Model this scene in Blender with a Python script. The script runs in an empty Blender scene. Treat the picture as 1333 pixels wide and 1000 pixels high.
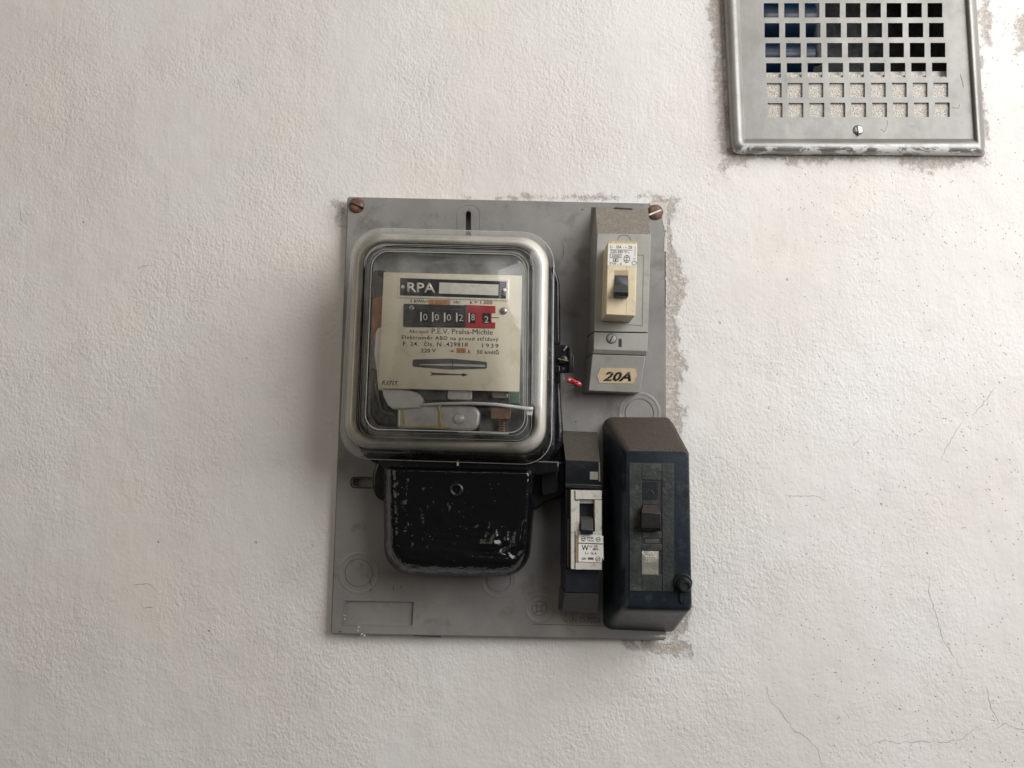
import bpy, bmesh, math, random
from mathutils import Vector, Matrix, Euler, noise as mnoise
random.seed(7)
sc = bpy.context.scene
C = sc.collection
# ------------------------------------------------------------------ camera
F = 1000.0; D = 0.75                       # focal length in photo pixels, camera distance from the wall (m)
PITCH, YAW = math.radians(5.1), math.radians(1.0)
cam = bpy.data.objects.new('camera', bpy.data.cameras.new('camera')); C.objects.link(cam)
cam.data.sensor_width = 36; cam.data.lens = 36*F/1333; cam.data.clip_end = 50; cam.data.clip_start = 0.01
cam.location = (0, -D, 0)
CR = (Matrix.Rotation(YAW, 3, 'Z') @ Matrix.Rotation(math.pi/2 + PITCH, 3, 'X'))
cam.rotation_euler = CR.to_euler()
sc.camera = cam
# ------------------------------------------------------------------ light
w = bpy.data.worlds.new('World'); sc.world = w; w.use_nodes = True
w.node_tree.nodes['Background'].inputs[0].default_value = (0.95, 0.90, 0.82, 1)
w.node_tree.nodes['Background'].inputs[1].default_value = 0.055
def area(name, loc, target, sx, sy, power, col):
    l = bpy.data.lights.new(name, 'AREA'); l.shape = 'RECTANGLE'; l.size = sx; l.size_y = sy; l.energy = power; l.color = col
    o = bpy.data.objects.new(name, l); C.objects.link(o); o.location = loc
    o.rotation_euler = (Vector(target)-Vector(loc)).to_track_quat('-Z', 'Y').to_euler()
    return o
area('window_light', (1.08, -0.92, 0.62), (0.05, 0, 0.0), 1.25, 1.2, 30, (0.972, 0.970, 0.982))
area('ceiling_bounce', (0.35, -1.2, 1.4), (0.05, 0, 0), 1.5, 1.0, 5.6, (1.0, 0.97, 0.93))
area('left_fill_light', (-1.35, -1.5, 0.45), (0.1, 0, 0), 1.4, 1.4, 6.4, (1.0, 0.895, 0.76))  # unseen warm fill added on the left, not a known doorway
sc.view_settings.view_transform = 'Standard'; sc.view_settings.look = 'None'
sc.view_settings.exposure = 0; sc.view_settings.gamma = 1

# ------------------------------------------------------------------ helpers
def P(px, py, d=0.0):
    """world point seen at photo pixel (px,py) lying d millimetres in front of the wall"""
    r = CR @ Vector(((px-666.5)/F, -(py-500)/F, -1.0))
    t = (D - d/1000.0)/r.y
    return Vector((r.x*t, -d/1000.0, r.z*t))
def PL(pts, d): return [P(x, y, d) for x, y in pts]
def back(loop, d, grow=0.0):
    """the same outline moved straight to depth d, grown outward by some mm"""
    c = sum(loop, Vector())/len(loop); out = []
    for v in loop:
        u = Vector((v.x-c.x, 0, v.z-c.z)); L = u.length or 1
        q = Vector((v.x, -d/1000, v.z)) + u/L*grow/1000
        out.append(q)
    return out
def rr(q, r, n=7):
    """rounded quad in pixels, q = TL TR BR BL, r one radius or four"""
    if not isinstance(r, (list, tuple)): r = [r]*4
    out = []
    for i in range(4):
        p = Vector(q[i]); a = (Vector(q[i-1])-p).normalized(); b = (Vector(q[(i+1) % 4])-p).normalized()
        c = p + (a+b)*r[i]; s = p + a*r[i]; e = p + b*r[i]
        for k in range(n+1):
            t = k/n*math.pi/2
            out.append(tuple(c + (s-c)*math.cos(t) + (e-c)*math.sin(t)))
    return out
def inset(q, m):
    """shrink a pixel quad: m = l, t, r, b"""
    l, t, r, b = m if isinstance(m, (list, tuple)) else (m,)*4
    return [(q[0][0]+l, q[0][1]+t), (q[1][0]-r, q[1][1]+t), (q[2][0]-r, q[2][1]-b), (q[3][0]+l, q[3][1]-b)]
def circ(cx, cy, r, n=24, ry=None, a0=0):
    ry = ry or r
    return [(cx+r*math.cos(a0+2*math.pi*k/n), cy+ry*math.sin(a0+2*math.pi*k/n)) for k in range(n)]
ORG = {}
def finish(name, bm, m, parent=None, smooth=35, bevel=0, seg=2, kind=None):
    bmesh.ops.recalc_face_normals(bm, faces=bm.faces[:])
    org = ORG.get(parent.name, Vector()) if parent else Vector()
    if parent is None:
        xs = [v.co for v in bm.verts]
        if xs and name not in ('wall',):
            org = Vector(((min(v.x for v in xs)+max(v.x for v in xs))/2, max(v.y for v in xs), (min(v.z for v in xs)+max(v.z for v in xs))/2))
    for v in bm.verts: v.co -= org
    me = bpy.data.meshes.new(name); bm.to_mesh(me); bm.free()
    o = bpy.data.objects.new(name, me); C.objects.link(o)
    if parent: o.parent = parent
    else: o.location = org
    ORG[o.name] = org
    if m: me.materials.append(m)
    if smooth:
        me.shade_smooth() if hasattr(me, 'shade_smooth') else [setattr(p, 'use_smooth', True) for p in me.polygons]
        try: me.set_sharp_from_angle(angle=math.radians(smooth))
        except Exception: pass
    if bevel:
        b = o.modifiers.new('bevel', 'BEVEL'); b.width = bevel/1000; b.segments = seg; b.limit_method = 'ANGLE'; b.angle_limit = math.radians(28); b.harden_normals = False
        b.use_clamp_overlap = True
    if kind: o['kind'] = kind
    return o
def loft(name, loops, m, parent=None, cap0=True, cap1=True, **k):
    bm = bmesh.new(); rows = [[bm.verts.new(v) for v in L] for L in loops]; n = len(rows[0])
    for a, b in zip(rows, rows[1:]):
        for i in range(n): bm.faces.new((a[i], a[(i+1) % n], b[(i+1) % n], b[i]))
    if cap0: bm.faces.new(rows[0])
    if cap1: bm.faces.new(rows[-1])
    return finish(name, bm, m, parent, **k)
def slab(name, pts, d1, d0, m, parent=None, grow=0, **k):
    """a block whose front outline is pts (pixels) at depth d1 and that runs straight back to depth d0"""
    f = PL(pts, d1); return loft(name, [back(f, d0, grow), f], m, parent, **k)
def rect(x0, y0, x1, y1): return [(x0, y0), (x1, y0), (x1, y1), (x0, y1)]
def tube(name, pts, r, m, parent=None, n=8, closed=False, **k):
    bm = bmesh.new(); add_tube(bm, pts, r, n); return finish(name, bm, m, parent, smooth=60, **k)
def add_tube(bm, pts, r, n=8):
    rows = []
    for i, p in enumerate(pts):
        t = (pts[min(i+1, len(pts)-1)]-pts[max(i-1, 0)]).normalized()
        u = t.cross(Vector((0.13, 1, 0.07))).normalized(); v = t.cross(u)
        rad = r[i] if isinstance(r, list) else r
        rows.append([bm.verts.new(p + (u*math.cos(2*math.pi*a/n)+v*math.sin(2*math.pi*a/n))*rad) for a in range(n)])
    for a, b in zip(rows, rows[1:]):
        for i in range(n): bm.faces.new((a[i], a[(i+1) % n], b[(i+1) % n], b[i]))
    bm.faces.new(rows[0]); bm.faces.new(rows[-1])
def thing(name, label, cat, loc, group=None):
    o = bpy.data.objects.new(name, None); C.objects.link(o); o.location = loc; o.empty_display_size = 0.02
    o['label'] = label; o['category'] = cat
    if group: o['group'] = group
    ORG[o.name] = Vector(loc); return o
def dome(name, cx, cy, r, d0, h, m, parent, n=20, ring=5, flat=0.0, **k):
    """round head: centre in pixels at depth d0, r in px, h mm high"""
    c = P(cx, cy, d0); R = r*0.75*(D-d0/1000)/D/1000; loops = []
    for j in range(ring+1):
        t = j/ring*math.pi/2
        rr_ = R*(math.cos(t)*(1-flat)+flat*(1 if j < ring else 0.02)) if j < ring else R*0.02
        loops.append([c + Vector((rr_*math.cos(2*math.pi*a/n), -h/1000*math.sin(t), rr_*math.sin(2*math.pi*a/n))) for a in range(n)])
    return loft(name, loops, m, parent, smooth=50, **k)
def bar(name, p0, p1, wpx, d1, d0, m, parent, **k):
    a = Vector(p0); b = Vector(p1); t = (b-a).normalized(); nrm = Vector((-t.y, t.x))*wpx/2
    return slab(name, [tuple(a-nrm), tuple(b-nrm), tuple(b+nrm), tuple(a+nrm)], d1, d0, m, parent, **k)
def text(name, s, p0, p1, cap, d, m, parent, th=0.12, shear=0.0, depth_slope=None, off=0.0, space=1.0):
    """flat lettering from pixel p0 to p1 (baseline) with capitals cap px high, on depth d (or d, d2 along y)"""
    cu = bpy.data.curves.new(name, 'FONT'); cu.body = s; cu.size = 1; cu.shear = shear; cu.offset = off; cu.space_character = space
    cu.extrude = 0.0; cu.resolution_u = 2
    t = bpy.data.objects.new('tmp', cu); C.objects.link(t)
    bpy.context.view_layer.update()
    me = bpy.data.meshes.new_from_object(t.evaluated_get(bpy.context.evaluated_depsgraph_get()))
    bpy.data.objects.remove(t)
    xs = [v.co.x for v in me.vertices]; ys = [v.co.y for v in me.vertices]
    x0, x1 = min(xs), max(xs); capu = 0.70 if True else max(ys)
    dd = d if isinstance(d, (tuple, list)) else (d, d)
    A = P(p0[0], p0[1], dd[1]); B = P(p1[0], p1[1], dd[1])
    up_px = P(p0[0], p0[1]-cap, dd[0])-A
    ex = (B-A); L = ex.length; ex.normalize()
    ey = up_px
    bm = bmesh.new(); bm.from_mesh(me)
    nrm = Vector((0, -1, 0)) if dd[0] == dd[1] else ex.cross(ey.normalized())
    if nrm.y > 0: nrm = -nrm
    for v in bm.verts:
        v.co = A + ex*((v.co.x-x0)/(x1-x0)*L) + ey*(v.co.y/capu) + nrm*th/1000
    geo = bmesh.ops.extrude_face_region(bm, geom=bm.faces[:])
    for v in [g for g in geo['geom'] if isinstance(g, bmesh.types.BMVert)]: v.co -= nrm*(th*0.8)/1000
    bpy.data.meshes.remove(me)
    return finish(name, bm, m, parent, smooth=0)

# ------------------------------------------------------------------ materials
class G:
    """small node-graph helper"""
    def __init__(s, name):
        s.m = bpy.data.materials.new(name); s.m.use_nodes = True; s.t = s.m.node_tree; s.n = s.t.nodes
        s.b = s.n['Principled BSDF']; s.co = s.n.new('ShaderNodeTexCoord')
    def link(s, a, b): s.t.links.new(a, b)
    def val(s, sock, v):
        if isinstance(v, bpy.types.NodeSocket): s.link(v, sock)
        elif isinstance(v, (tuple, list)) and len(v) == 3 and sock.type == 'RGBA': sock.default_value = (*v, 1)
        else: sock.default_value = v
    def M(s, op, a, b=0.0, c=0.0, clamp=False):
        n = s.n.new('ShaderNodeMath'); n.operation = op; n.use_clamp = clamp
        s.val(n.inputs[0], a); s.val(n.inputs[1], b); s.val(n.inputs[2], c); return n.outputs[0]
    def noise(s, scale, detail=3, rough=0.55, dist=0.0, vec=None, stretch=None, seed=0.0):
        n = s.n.new('ShaderNodeTexNoise'); n.inputs['Scale'].default_value = scale; n.inputs['Detail'].default_value = detail
        n.inputs['Roughness'].default_value = rough; n.inputs['Distortion'].default_value = dist
        v = vec or s.co.outputs['Object']
        if stretch or seed:
            mp = s.n.new('ShaderNodeMapping'); mp.inputs['Scale'].default_value = stretch or (1, 1, 1); mp.inputs['Location'].default_value = (seed, seed*.7, seed*1.3)
            s.link(v, mp.inputs[0]); v = mp.outputs[0]
        s.link(v, n.inputs['Vector']); return n.outputs['Fac']
    def vor(s, scale, feat='F1', rnd=1.0):
        n = s.n.new('ShaderNodeTexVoronoi'); n.inputs['Scale'].default_value = scale; n.feature = feat; n.inputs['Randomness'].default_value = rnd
        s.link(s.co.outputs['Object'], n.inputs['Vector']); return n.outputs['Distance']
    def ramp(s, f, a, b):
        n = s.n.new('ShaderNodeMapRange'); n.interpolation_type = 'SMOOTHSTEP'
        s.val(n.inputs[0], f); n.inputs[1].default_value = a; n.inputs[2].default_value = b; return n.outputs[0]
    def mix(s, f, a, b):
        n = s.n.new('ShaderNodeMix'); n.data_type = 'RGBA'
        s.val(n.inputs[0], f); s.val(n.inputs[6], a); s.val(n.inputs[7], b); return n.outputs[2]
    def bump(s, h, dist, strength=1.0, prev=None):
        n = s.n.new('ShaderNodeBump'); n.inputs['Strength'].default_value = strength; n.inputs['Distance'].default_value = dist
        s.link(h, n.inputs['Height'])
        if prev: s.link(prev, n.inputs['Normal'])
        return n.outputs[0]
    def out(s, col=None, rough=None, metal=None, nrm=None, **k):
        for key, v in (('Base Color', col), ('Roughness', rough), ('Metallic', metal), ('Normal', nrm)):
            if v is not None: s.val(s.b.inputs[key], v)
        for key, v in k.items(): s.val(s.b.inputs[key.replace('_', ' ')], v)
        return s.m
def simple(name, col, rough=0.5, metal=0.0, var=0.12, scale=60, bump=0.0, bscale=400, dirt=None, dirt_amt=0.0, dscale=90, dust=None, **k):
    g = G(name)
    dark = tuple(c*(1-var) for c in col); light = tuple(min(1, c*(1+var)) for c in col)
    c = g.mix(g.ramp(g.noise(scale, 5, 0.6), 0.3, 0.7), dark, light)
    if dirt:
        f = g.M('MULTIPLY', g.ramp(g.noise(dscale, 7, 0.65, seed=3.1), 0.52, 0.68), dirt_amt); c = g.mix(f, c, dirt)
    r = g.M('ADD', rough-0.08, g.M('MULTIPLY', g.noise(scale*3, 4, seed=1.7), 0.16))
    if dust:
        ge = g.n.new('ShaderNodeNewGeometry'); sx = g.n.new('ShaderNodeSeparateXYZ'); g.link(ge.outputs['True Normal'], sx.inputs[0])
        f = g.ramp(g.M('ADD', sx.outputs[2], g.M('MULTIPLY', g.noise(120, 5), 0.3)), 0.55, 0.85)
        grain = g.mix(g.ramp(g.noise(900, 3), 0.35, 0.65), tuple(x*0.72 for x in dust), tuple(x*1.3 for x in dust))
        c = g.mix(f, c, grain); r = g.M('ADD', r, g.M('MULTIPLY', f, 0.4), clamp=True)
    nrm = g.bump(g.noise(bscale, 4, 0.6), bump/1000) if bump else None
    return g.out(c, r, metal, nrm, **k)

# --- wall plaster
def wall_material():
    g = G('painted_plaster')
    sp = g.n.new('ShaderNodeSeparateXYZ'); g.link(g.co.outputs['Object'], sp.inputs[0]); X, Z = sp.outputs[0], sp.outputs[2]
    base = g.mix(g.ramp(g.noise(5, 3), 0.3, 0.7), (0.69, 0.655, 0.615), (0.745, 0.72, 0.69))
    base = g.mix(g.M('MULTIPLY', g.ramp(g.noise(9, 2, seed=5), 0.45, 0.7), 0.35), base, (0.73, 0.685, 0.65))
    base = g.mix(g.M('MULTIPLY', g.ramp(g.noise(7, 2, seed=9), 0.5, 0.7), 0.35), base, (0.75, 0.72, 0.62))
    base = g.mix(g.M('MULTIPLY', g.ramp(g.noise(28, 5, seed=2), 0.50, 0.75), 0.28), base, (0.60, 0.575, 0.55))
    # bare plaster shows where the paint stops short of the board and the grille
    n1 = g.M('MULTIPLY', g.M('SUBTRACT', g.noise(110, 8, 0.72, 0.3), 0.5), 0.034)
    n2 = g.M('MULTIPLY', g.M('SUBTRACT', g.noise(22, 3, 0.5, seed=4), 0.5), 0.030)
    nn = g.M('ADD', n1, n2)
    md = None
    for x0, y0, x1, y1, o in [(855, 262, 885, 575, 0), (858, 560, 872, 760, 2), (850, 745, 900, 832, 4), (800, 826, 905, 860, 6), (700, 826, 830, 834, 6),
                              (600, 252, 884, 262, 6), (430, 255, 456, 300, 6), (925, -120, 950, 236, 1), (935, 190, 975, 222, 1),
                              (945, 190, 1275, 207, 2), (1170, 190, 1284, 214, 0), (1270, -120, 1290, 60, 3), (1270, 60, 1286, 190, 3), (1318, 15, 1345, 70, 2)]:
        a = P(x0, y0); b = P(x1, y1); cx, cz = (a.x+b.x)/2, (a.z+b.z)/2; hx, hz = abs(b.x-a.x)/2, abs(b.z-a.z)/2
        sd = g.M('MAXIMUM', g.M('SUBTRACT', g.M('ABSOLUTE', g.M('SUBTRACT', X, cx)), hx), g.M('SUBTRACT', g.M('ABSOLUTE', g.M('SUBTRACT', Z, cz)), hz))
        sd = g.M('ADD', sd, o*0.0012)
        md = sd if md is None else g.M('MINIMUM', md, sd)
    md = g.M('ADD', md, nn)
    mask = g.M('MULTIPLY', g.ramp(md, 0.0036, -0.0034), g.M('ADD', 0.72, g.M('MULTIPLY', g.ramp(g.noise(210, 5, 0.7, seed=15), 0.60, 0.42), 0.28)))
    bare = g.mix(g.ramp(g.noise(1100, 4, 0.7), 0.35, 0.65), (0.31, 0.268, 0.225), (0.54, 0.485, 0.42))
    bare = g.mix(g.M('MULTIPLY', g.ramp(g.noise(260, 5, 0.7, seed=8), 0.5, 0.62), 0.75), bare, (0.70, 0.67, 0.62))
    col = g.mix(mask, base, bare)
    edge_smear = g.ramp(md, 0.016, -0.002)                      # grey smear around the bare edge
    col = g.mix(g.M('MULTIPLY', edge_smear, g.M('MULTIPLY', g.ramp(g.noise(330, 5, 0.7, seed=6), 0.42, 0.66), 0.35)), col, (0.42, 0.39, 0.36))
    # pinholes in the paint, denser on the right
    dens = g.ramp(g.M('ADD', X, g.M('MULTIPLY', g.M('SUBTRACT', g.noise(14, 3, seed=11), 0.5), 0.75)), -0.05, 0.50)
    hole = g.ramp(g.vor(210), 0.19, 0.10)
    pick = g.ramp(g.noise(75, 3, seed=12), 0.45, 0.57)
    hole = g.M('MULTIPLY', g.M('MULTIPLY', hole, pick), dens)
    hole2 = g.M('MULTIPLY', g.ramp(g.vor(36), 0.060, 0.035), g.ramp(g.noise(13, 3, seed=14), 0.53, 0.60))
    hole = g.M('MAXIMUM', hole, hole2)
    col = g.mix(g.M('MULTIPLY', hole, 0.45), col, (0.30, 0.27, 0.24))
    # relief
    h1 = g.ramp(g.noise(400, 2, 0.5, 0.15, stretch=(1, 1, 0.7)), 0.25, 0.75); h2 = g.noise(210, 2, 0.5, 0.2, seed=7); h3 = g.noise(26, 3, seed=3); h4 = g.noise(1400, 2, seed=3)
    amp = g.M('MULTIPLY', g.M('ADD', 0.32, g.M('MULTIPLY', g.ramp(g.noise(7, 4, 0.6, seed=20), 0.36, 0.64), 0.85)), g.ramp(X, 0.95, 0.05))
    hh = g.M('ADD', g.M('MULTIPLY', g.M('ADD', g.M('MULTIPLY', h1, 0.34), g.M('MULTIPLY', h2, 0.9)), amp), g.M('MULTIPLY', h4, 0.09))
    hh = g.M('ADD', hh, g.M('MULTIPLY', h3, 2.2)); hh = g.M('ADD', hh, g.M('MULTIPLY', g.noise(70, 4, 0.6, 0.3, stretch=(1, 1, 0.12), seed=31), 0.55))
    hh = g.M('SUBTRACT', hh, g.M('MULTIPLY', mask, 0.9)); hh = g.M('SUBTRACT', hh, g.M('MULTIPLY', hole, 0.8))
    nrm = g.bump(hh, 0.00078, 1.0)
    return g.out(col, 0.88, 0, nrm, Specular_IOR_Level=0.25)
M_wall = wall_material()

def enamel(name, col, s1, a1, rough=0.16):                      # thick, wrinkled black paint
    g = G(name)
    h = g.M('ADD', g.M('MULTIPLY', g.noise(s1, 1.5, 0.4, 0.15), a1), g.M('MULTIPLY', g.noise(s1*2.6, 1, 0.4, 0.1, seed=2), a1*0.22))
    sp = g.ramp(g.noise(420, 2, seed=5), 0.74, 0.79)
    h = g.M('SUBTRACT', h, g.M('MULTIPLY', g.ramp(g.vor(240), 0.16, 0.05), g.M('MULTIPLY', g.ramp(g.noise(60, 2, seed=9), 0.5, 0.6), 0.3)))
    r = g.M('ADD', rough, g.M('MULTIPLY', g.ramp(g.noise(22, 4, seed=4), 0.4, 0.65), 0.10))
    c = g.mix(g.M('MULTIPLY', sp, 0.12), col, (0.14, 0.12, 0.10))
    return g.out(c, r, 0, g.bump(h, 0.001), Specular_IOR_Level=0.5)
M_cover = enamel('wrinkled_black_enamel', (0.0042, 0.0042, 0.005), 150, 0.85, 0.09)
M_black = enamel('black_enamel', (0.005, 0.005, 0.007), 120, 0.3, 0.25)
M_board = simple('grey_moulded_board', (0.225, 0.215, 0.202), 0.42, 0, 0.16, 14, 0.14, 500, dirt=(0.125, 0.108, 0.092), dirt_amt=0.6, dscale=30)
M_grey = simple('grey_plastic', (0.33, 0.325, 0.295), 0.42, 0, 0.06, 40, 0.05, 900, dirt=(0.22, 0.20, 0.16), dirt_amt=0.3, dust=(0.20, 0.175, 0.14))
M_grey_dark = simple('grey_plastic_shaded', (0.24, 0.235, 0.21), 0.5, 0, 0.06, 40, 0.05, 900)  # darker copy of the grey plastic, side shade put into its colour
M_cream = simple('cream_plastic', (0.69, 0.59, 0.40), 0.38, 0, 0.06, 60, 0.03, 900, dirt=(0.42, 0.32, 0.17), dirt_amt=0.35, dscale=60, dust=(0.42, 0.34, 0.20))
M_toggle = simple('dark_toggle_plastic', (0.018, 0.020, 0.026), 0.35, 0, 0.2, 200, 0.05, 900, dust=(0.045, 0.042, 0.036))
M_bak = simple('black_bakelite', (0.0115, 0.0135, 0.0165), 0.34, 0, 0.25, 50, 0.06, 500, dirt=(0.05, 0.05, 0.045), dirt_amt=0.3, dust=(0.066, 0.054, 0.042))
M_bak_plain = simple('black_bakelite_knob', (0.0135, 0.0155, 0.018), 0.34, 0, 0.2, 80, 0.06, 700)
M_bak_green = simple('dusty_bakelite_face', (0.027, 0.031, 0.029), 0.40, 0, 0.3, 60, 0.35, 380, dirt=(0.080, 0.084, 0.064), dirt_amt=0.6, dscale=70)
M_bak_frame = simple('worn_bakelite', (0.014, 0.020, 0.027), 0.32, 0, 0.3, 40, 0.12, 400, dirt=(0.060, 0.064, 0.056), dirt_amt=0.35, dscale=90, dust=(0.066, 0.054, 0.042), Specular_IOR_Level=0.24)
M_white = simple('aged_white_plastic', (0.56, 0.535, 0.475), 0.45, 0, 0.05, 60, 0.03, 700, dirt=(0.20, 0.16, 0.11), dirt_amt=0.45, dscale=170)
M_paper = simple('white_label_paper', (0.74, 0.72, 0.67), 0.7, 0, 0.05, 90, dirt=(0.45, 0.36, 0.25), dirt_amt=0.3, dscale=150)
M_sticker = simple('yellowed_sticker', (0.60, 0.47, 0.30), 0.75, 0, 0.08, 120, 0.03, 900)
M_ink = simple('black_ink', (0.02, 0.019, 0.019), 0.5)
M_ink_dial = simple('faded_ink', (0.035, 0.03, 0.024), 0.6)
M_dial = simple('cream_dial_enamel', (0.76, 0.695, 0.54), 0.4, 0, 0.05, 26, dirt=(0.45, 0.37, 0.22), dirt_amt=0.3, dscale=55)
M_plate_black = simple('black_nameplate', (0.03, 0.028, 0.027), 0.4)
M_plate_silver = simple('pale_nickel', (0.80, 0.78, 0.68), 0.35, 0.25, 0.08, 200)
M_counter = simple('charcoal_counter_mask', (0.045, 0.045, 0.046), 0.45)
M_red = simple('red_counter_mask', (0.42, 0.045, 0.05), 0.45)
M_orange = simple('faded_orange_paper', (0.52, 0.27, 0.15), 0.7, 0, 0.15, 400)
M_orange_ink = simple('orange_ink', (0.30, 0.12, 0.06), 0.7)
M_dark = simple('dark_metal', (0.045, 0.047, 0.045), 0.45, 0.3, 0.3, 80)
M_dark2 = simple('shaded_iron', (0.11, 0.112, 0.105), 0.4, 0.4, 0.35, 60, 0.3, 120)
M_lacquer = simple('grey_lacquered_iron', (0.29, 0.29, 0.275), 0.4, 0.0, 0.35, 35, 0.2, 80)
M_alu = simple('dull_aluminium', (0.62, 0.61, 0.58), 0.42, 0.35, 0.12, 150, 0.08, 500)
M_steel = simple('steel_screw', (0.42, 0.40, 0.36), 0.35, 0.85, 0.2, 300, 0.05, 900, dirt=(0.12, 0.09, 0.06), dirt_amt=0.7, dscale=300)
M_white_metal = simple('white_lacquered_metal', (0.68, 0.67, 0.66), 0.4, 0.0, 0.06, 120)
M_brass = simple('tarnished_copper', (0.34, 0.215, 0.13), 0.35, 0.8, 0.2, 200)
M_brown = simple('brown_coil_paper', (0.27, 0.11, 0.04), 0.55, 0, 0.25, 130)
M_green = simple('green_coil', (0.10, 0.16, 0.11), 0.5)
M_wax = simple('yellowed_glue', (0.62, 0.50, 0.26), 0.5, 0, 0.1, 400, 0.3, 500)
M_sealred = simple('red_seal_plastic', (0.36, 0.012, 0.02), 0.3, 0, 0.1, 200, Specular_IOR_Level=0.6)
M_wire = simple('twisted_steel_wire', (0.28, 0.27, 0.25), 0.35, 0.7, 0.3, 900)
def rusty():
    g = G('rusty_screw'); sp = g.n.new('ShaderNodeSeparateXYZ'); g.link(g.co.outputs['Object'], sp.inputs[0])
    c = g.mix(g.ramp(g.noise(300, 5), 0.35, 0.65), (0.10, 0.045, 0.035), (0.20, 0.10, 0.075))
    c = g.mix(g.M('MULTIPLY', g.ramp(g.noise(140, 3, seed=1), 0.55, 0.65), 0.6), c, (0.20, 0.17, 0.06))
    return g.out(c, 0.6, 0.1, g.bump(g.noise(800, 4), 0.0003))
M_rust = rusty()
def brushed(name, col, rough, metal, paint_z=None, **k):
    g = G(name)
    c = g.mix(g.ramp(g.noise(30, 6, 0.6, stretch=(1, 1, 0.3)), 0.3, 0.7), tuple(x*0.86 for x in col), tuple(x*1.1 for x in col))
    c = g.mix(g.M('MULTIPLY', g.ramp(g.noise(160, 6, 0.7, seed=2), 0.58, 0.72), 0.45), c, tuple(x*0.5 for x in col)); c = g.mix(g.M('MULTIPLY', g.ramp(g.noise(18, 6, 0.65, seed=12), 0.45, 0.7), 0.4), c, tuple(x*y for x, y in zip(col, (0.62, 0.57, 0.52))))
    r = g.M('ADD', rough-0.1, g.M('MULTIPLY', g.noise(90, 5), 0.2)); mt = metal
    if paint_z is not None:                                    # peeling white wall paint left along the lower flange
        sp = g.n.new('ShaderNodeSeparateXYZ'); g.link(g.co.outputs['Object'], sp.inputs[0])
        low = g.ramp(sp.outputs[2], paint_z+0.0012, paint_z-0.0012)
        f = g.M('MULTIPLY', low, g.ramp(g.noise(85, 8, 0.75, 0.5, stretch=(0.55, 1, 1), seed=6), 0.50, 0.53))
        c = g.mix(f, c, (0.66, 0.65, 0.64)); r = g.M('MAXIMUM', r, g.M('MULTIPLY', f, 0.8)); mt = g.M('MULTIPLY', metal, g.M('SUBTRACT', 1, f))
    return g.out(c, r, mt, g.bump(g.noise(120, 5, 0.6), 0.00018), **k)
M_rim = brushed('pressed_glass_sheen', (0.74, 0.70, 0.63), 0.36, 0.06, Coat_Weight=1.0, Coat_Roughness=0.06)  # satin colour standing in for light caught in the pressed glass
def glass():
    g = G('clear_pressed_glass'); n = g.n; n.remove(g.b)
    tr = n.new('ShaderNodeBsdfTransparent'); tr.inputs[0].default_value = (0.985, 0.988, 0.982, 1)
    gl = n.new('ShaderNodeBsdfGlossy'); gl.inputs['Color'].default_value = (1, 1, 1, 1); gl.inputs['Roughness'].default_value = 0.06
    fr = n.new('ShaderNodeFresnel'); fr.inputs[0].default_value = 1.38
    b = g.bump(g.noise(30, 2, 0.5, 0.4), 0.0005, 1.0)
    g.link(b, gl.inputs['Normal']); g.link(b, fr.inputs['Normal'])
    df = n.new('ShaderNodeBsdfDiffuse'); df.inputs[0].default_value = (0.62, 0.60, 0.55, 1)  # diffuse share: thin dust, plus pale glare put into the glass
    m1 = n.new('ShaderNodeMixShader'); g.link(g.M('MULTIPLY', g.ramp(g.noise(70, 6, 0.7, seed=3), 0.38, 0.72), 0.06), m1.inputs[0]); g.link(tr.outputs[0], m1.inputs[1]); g.link(df.outputs[0], m1.inputs[2])
    m2 = n.new('ShaderNodeMixShader'); g.link(fr.outputs[0], m2.inputs[0]); g.link(m1.outputs[0], m2.inputs[1]); g.link(gl.outputs[0], m2.inputs[2])
    g.link(m2.outputs[0], n['Material Output'].inputs[0]); return g.m
M_glass = glass()

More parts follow.
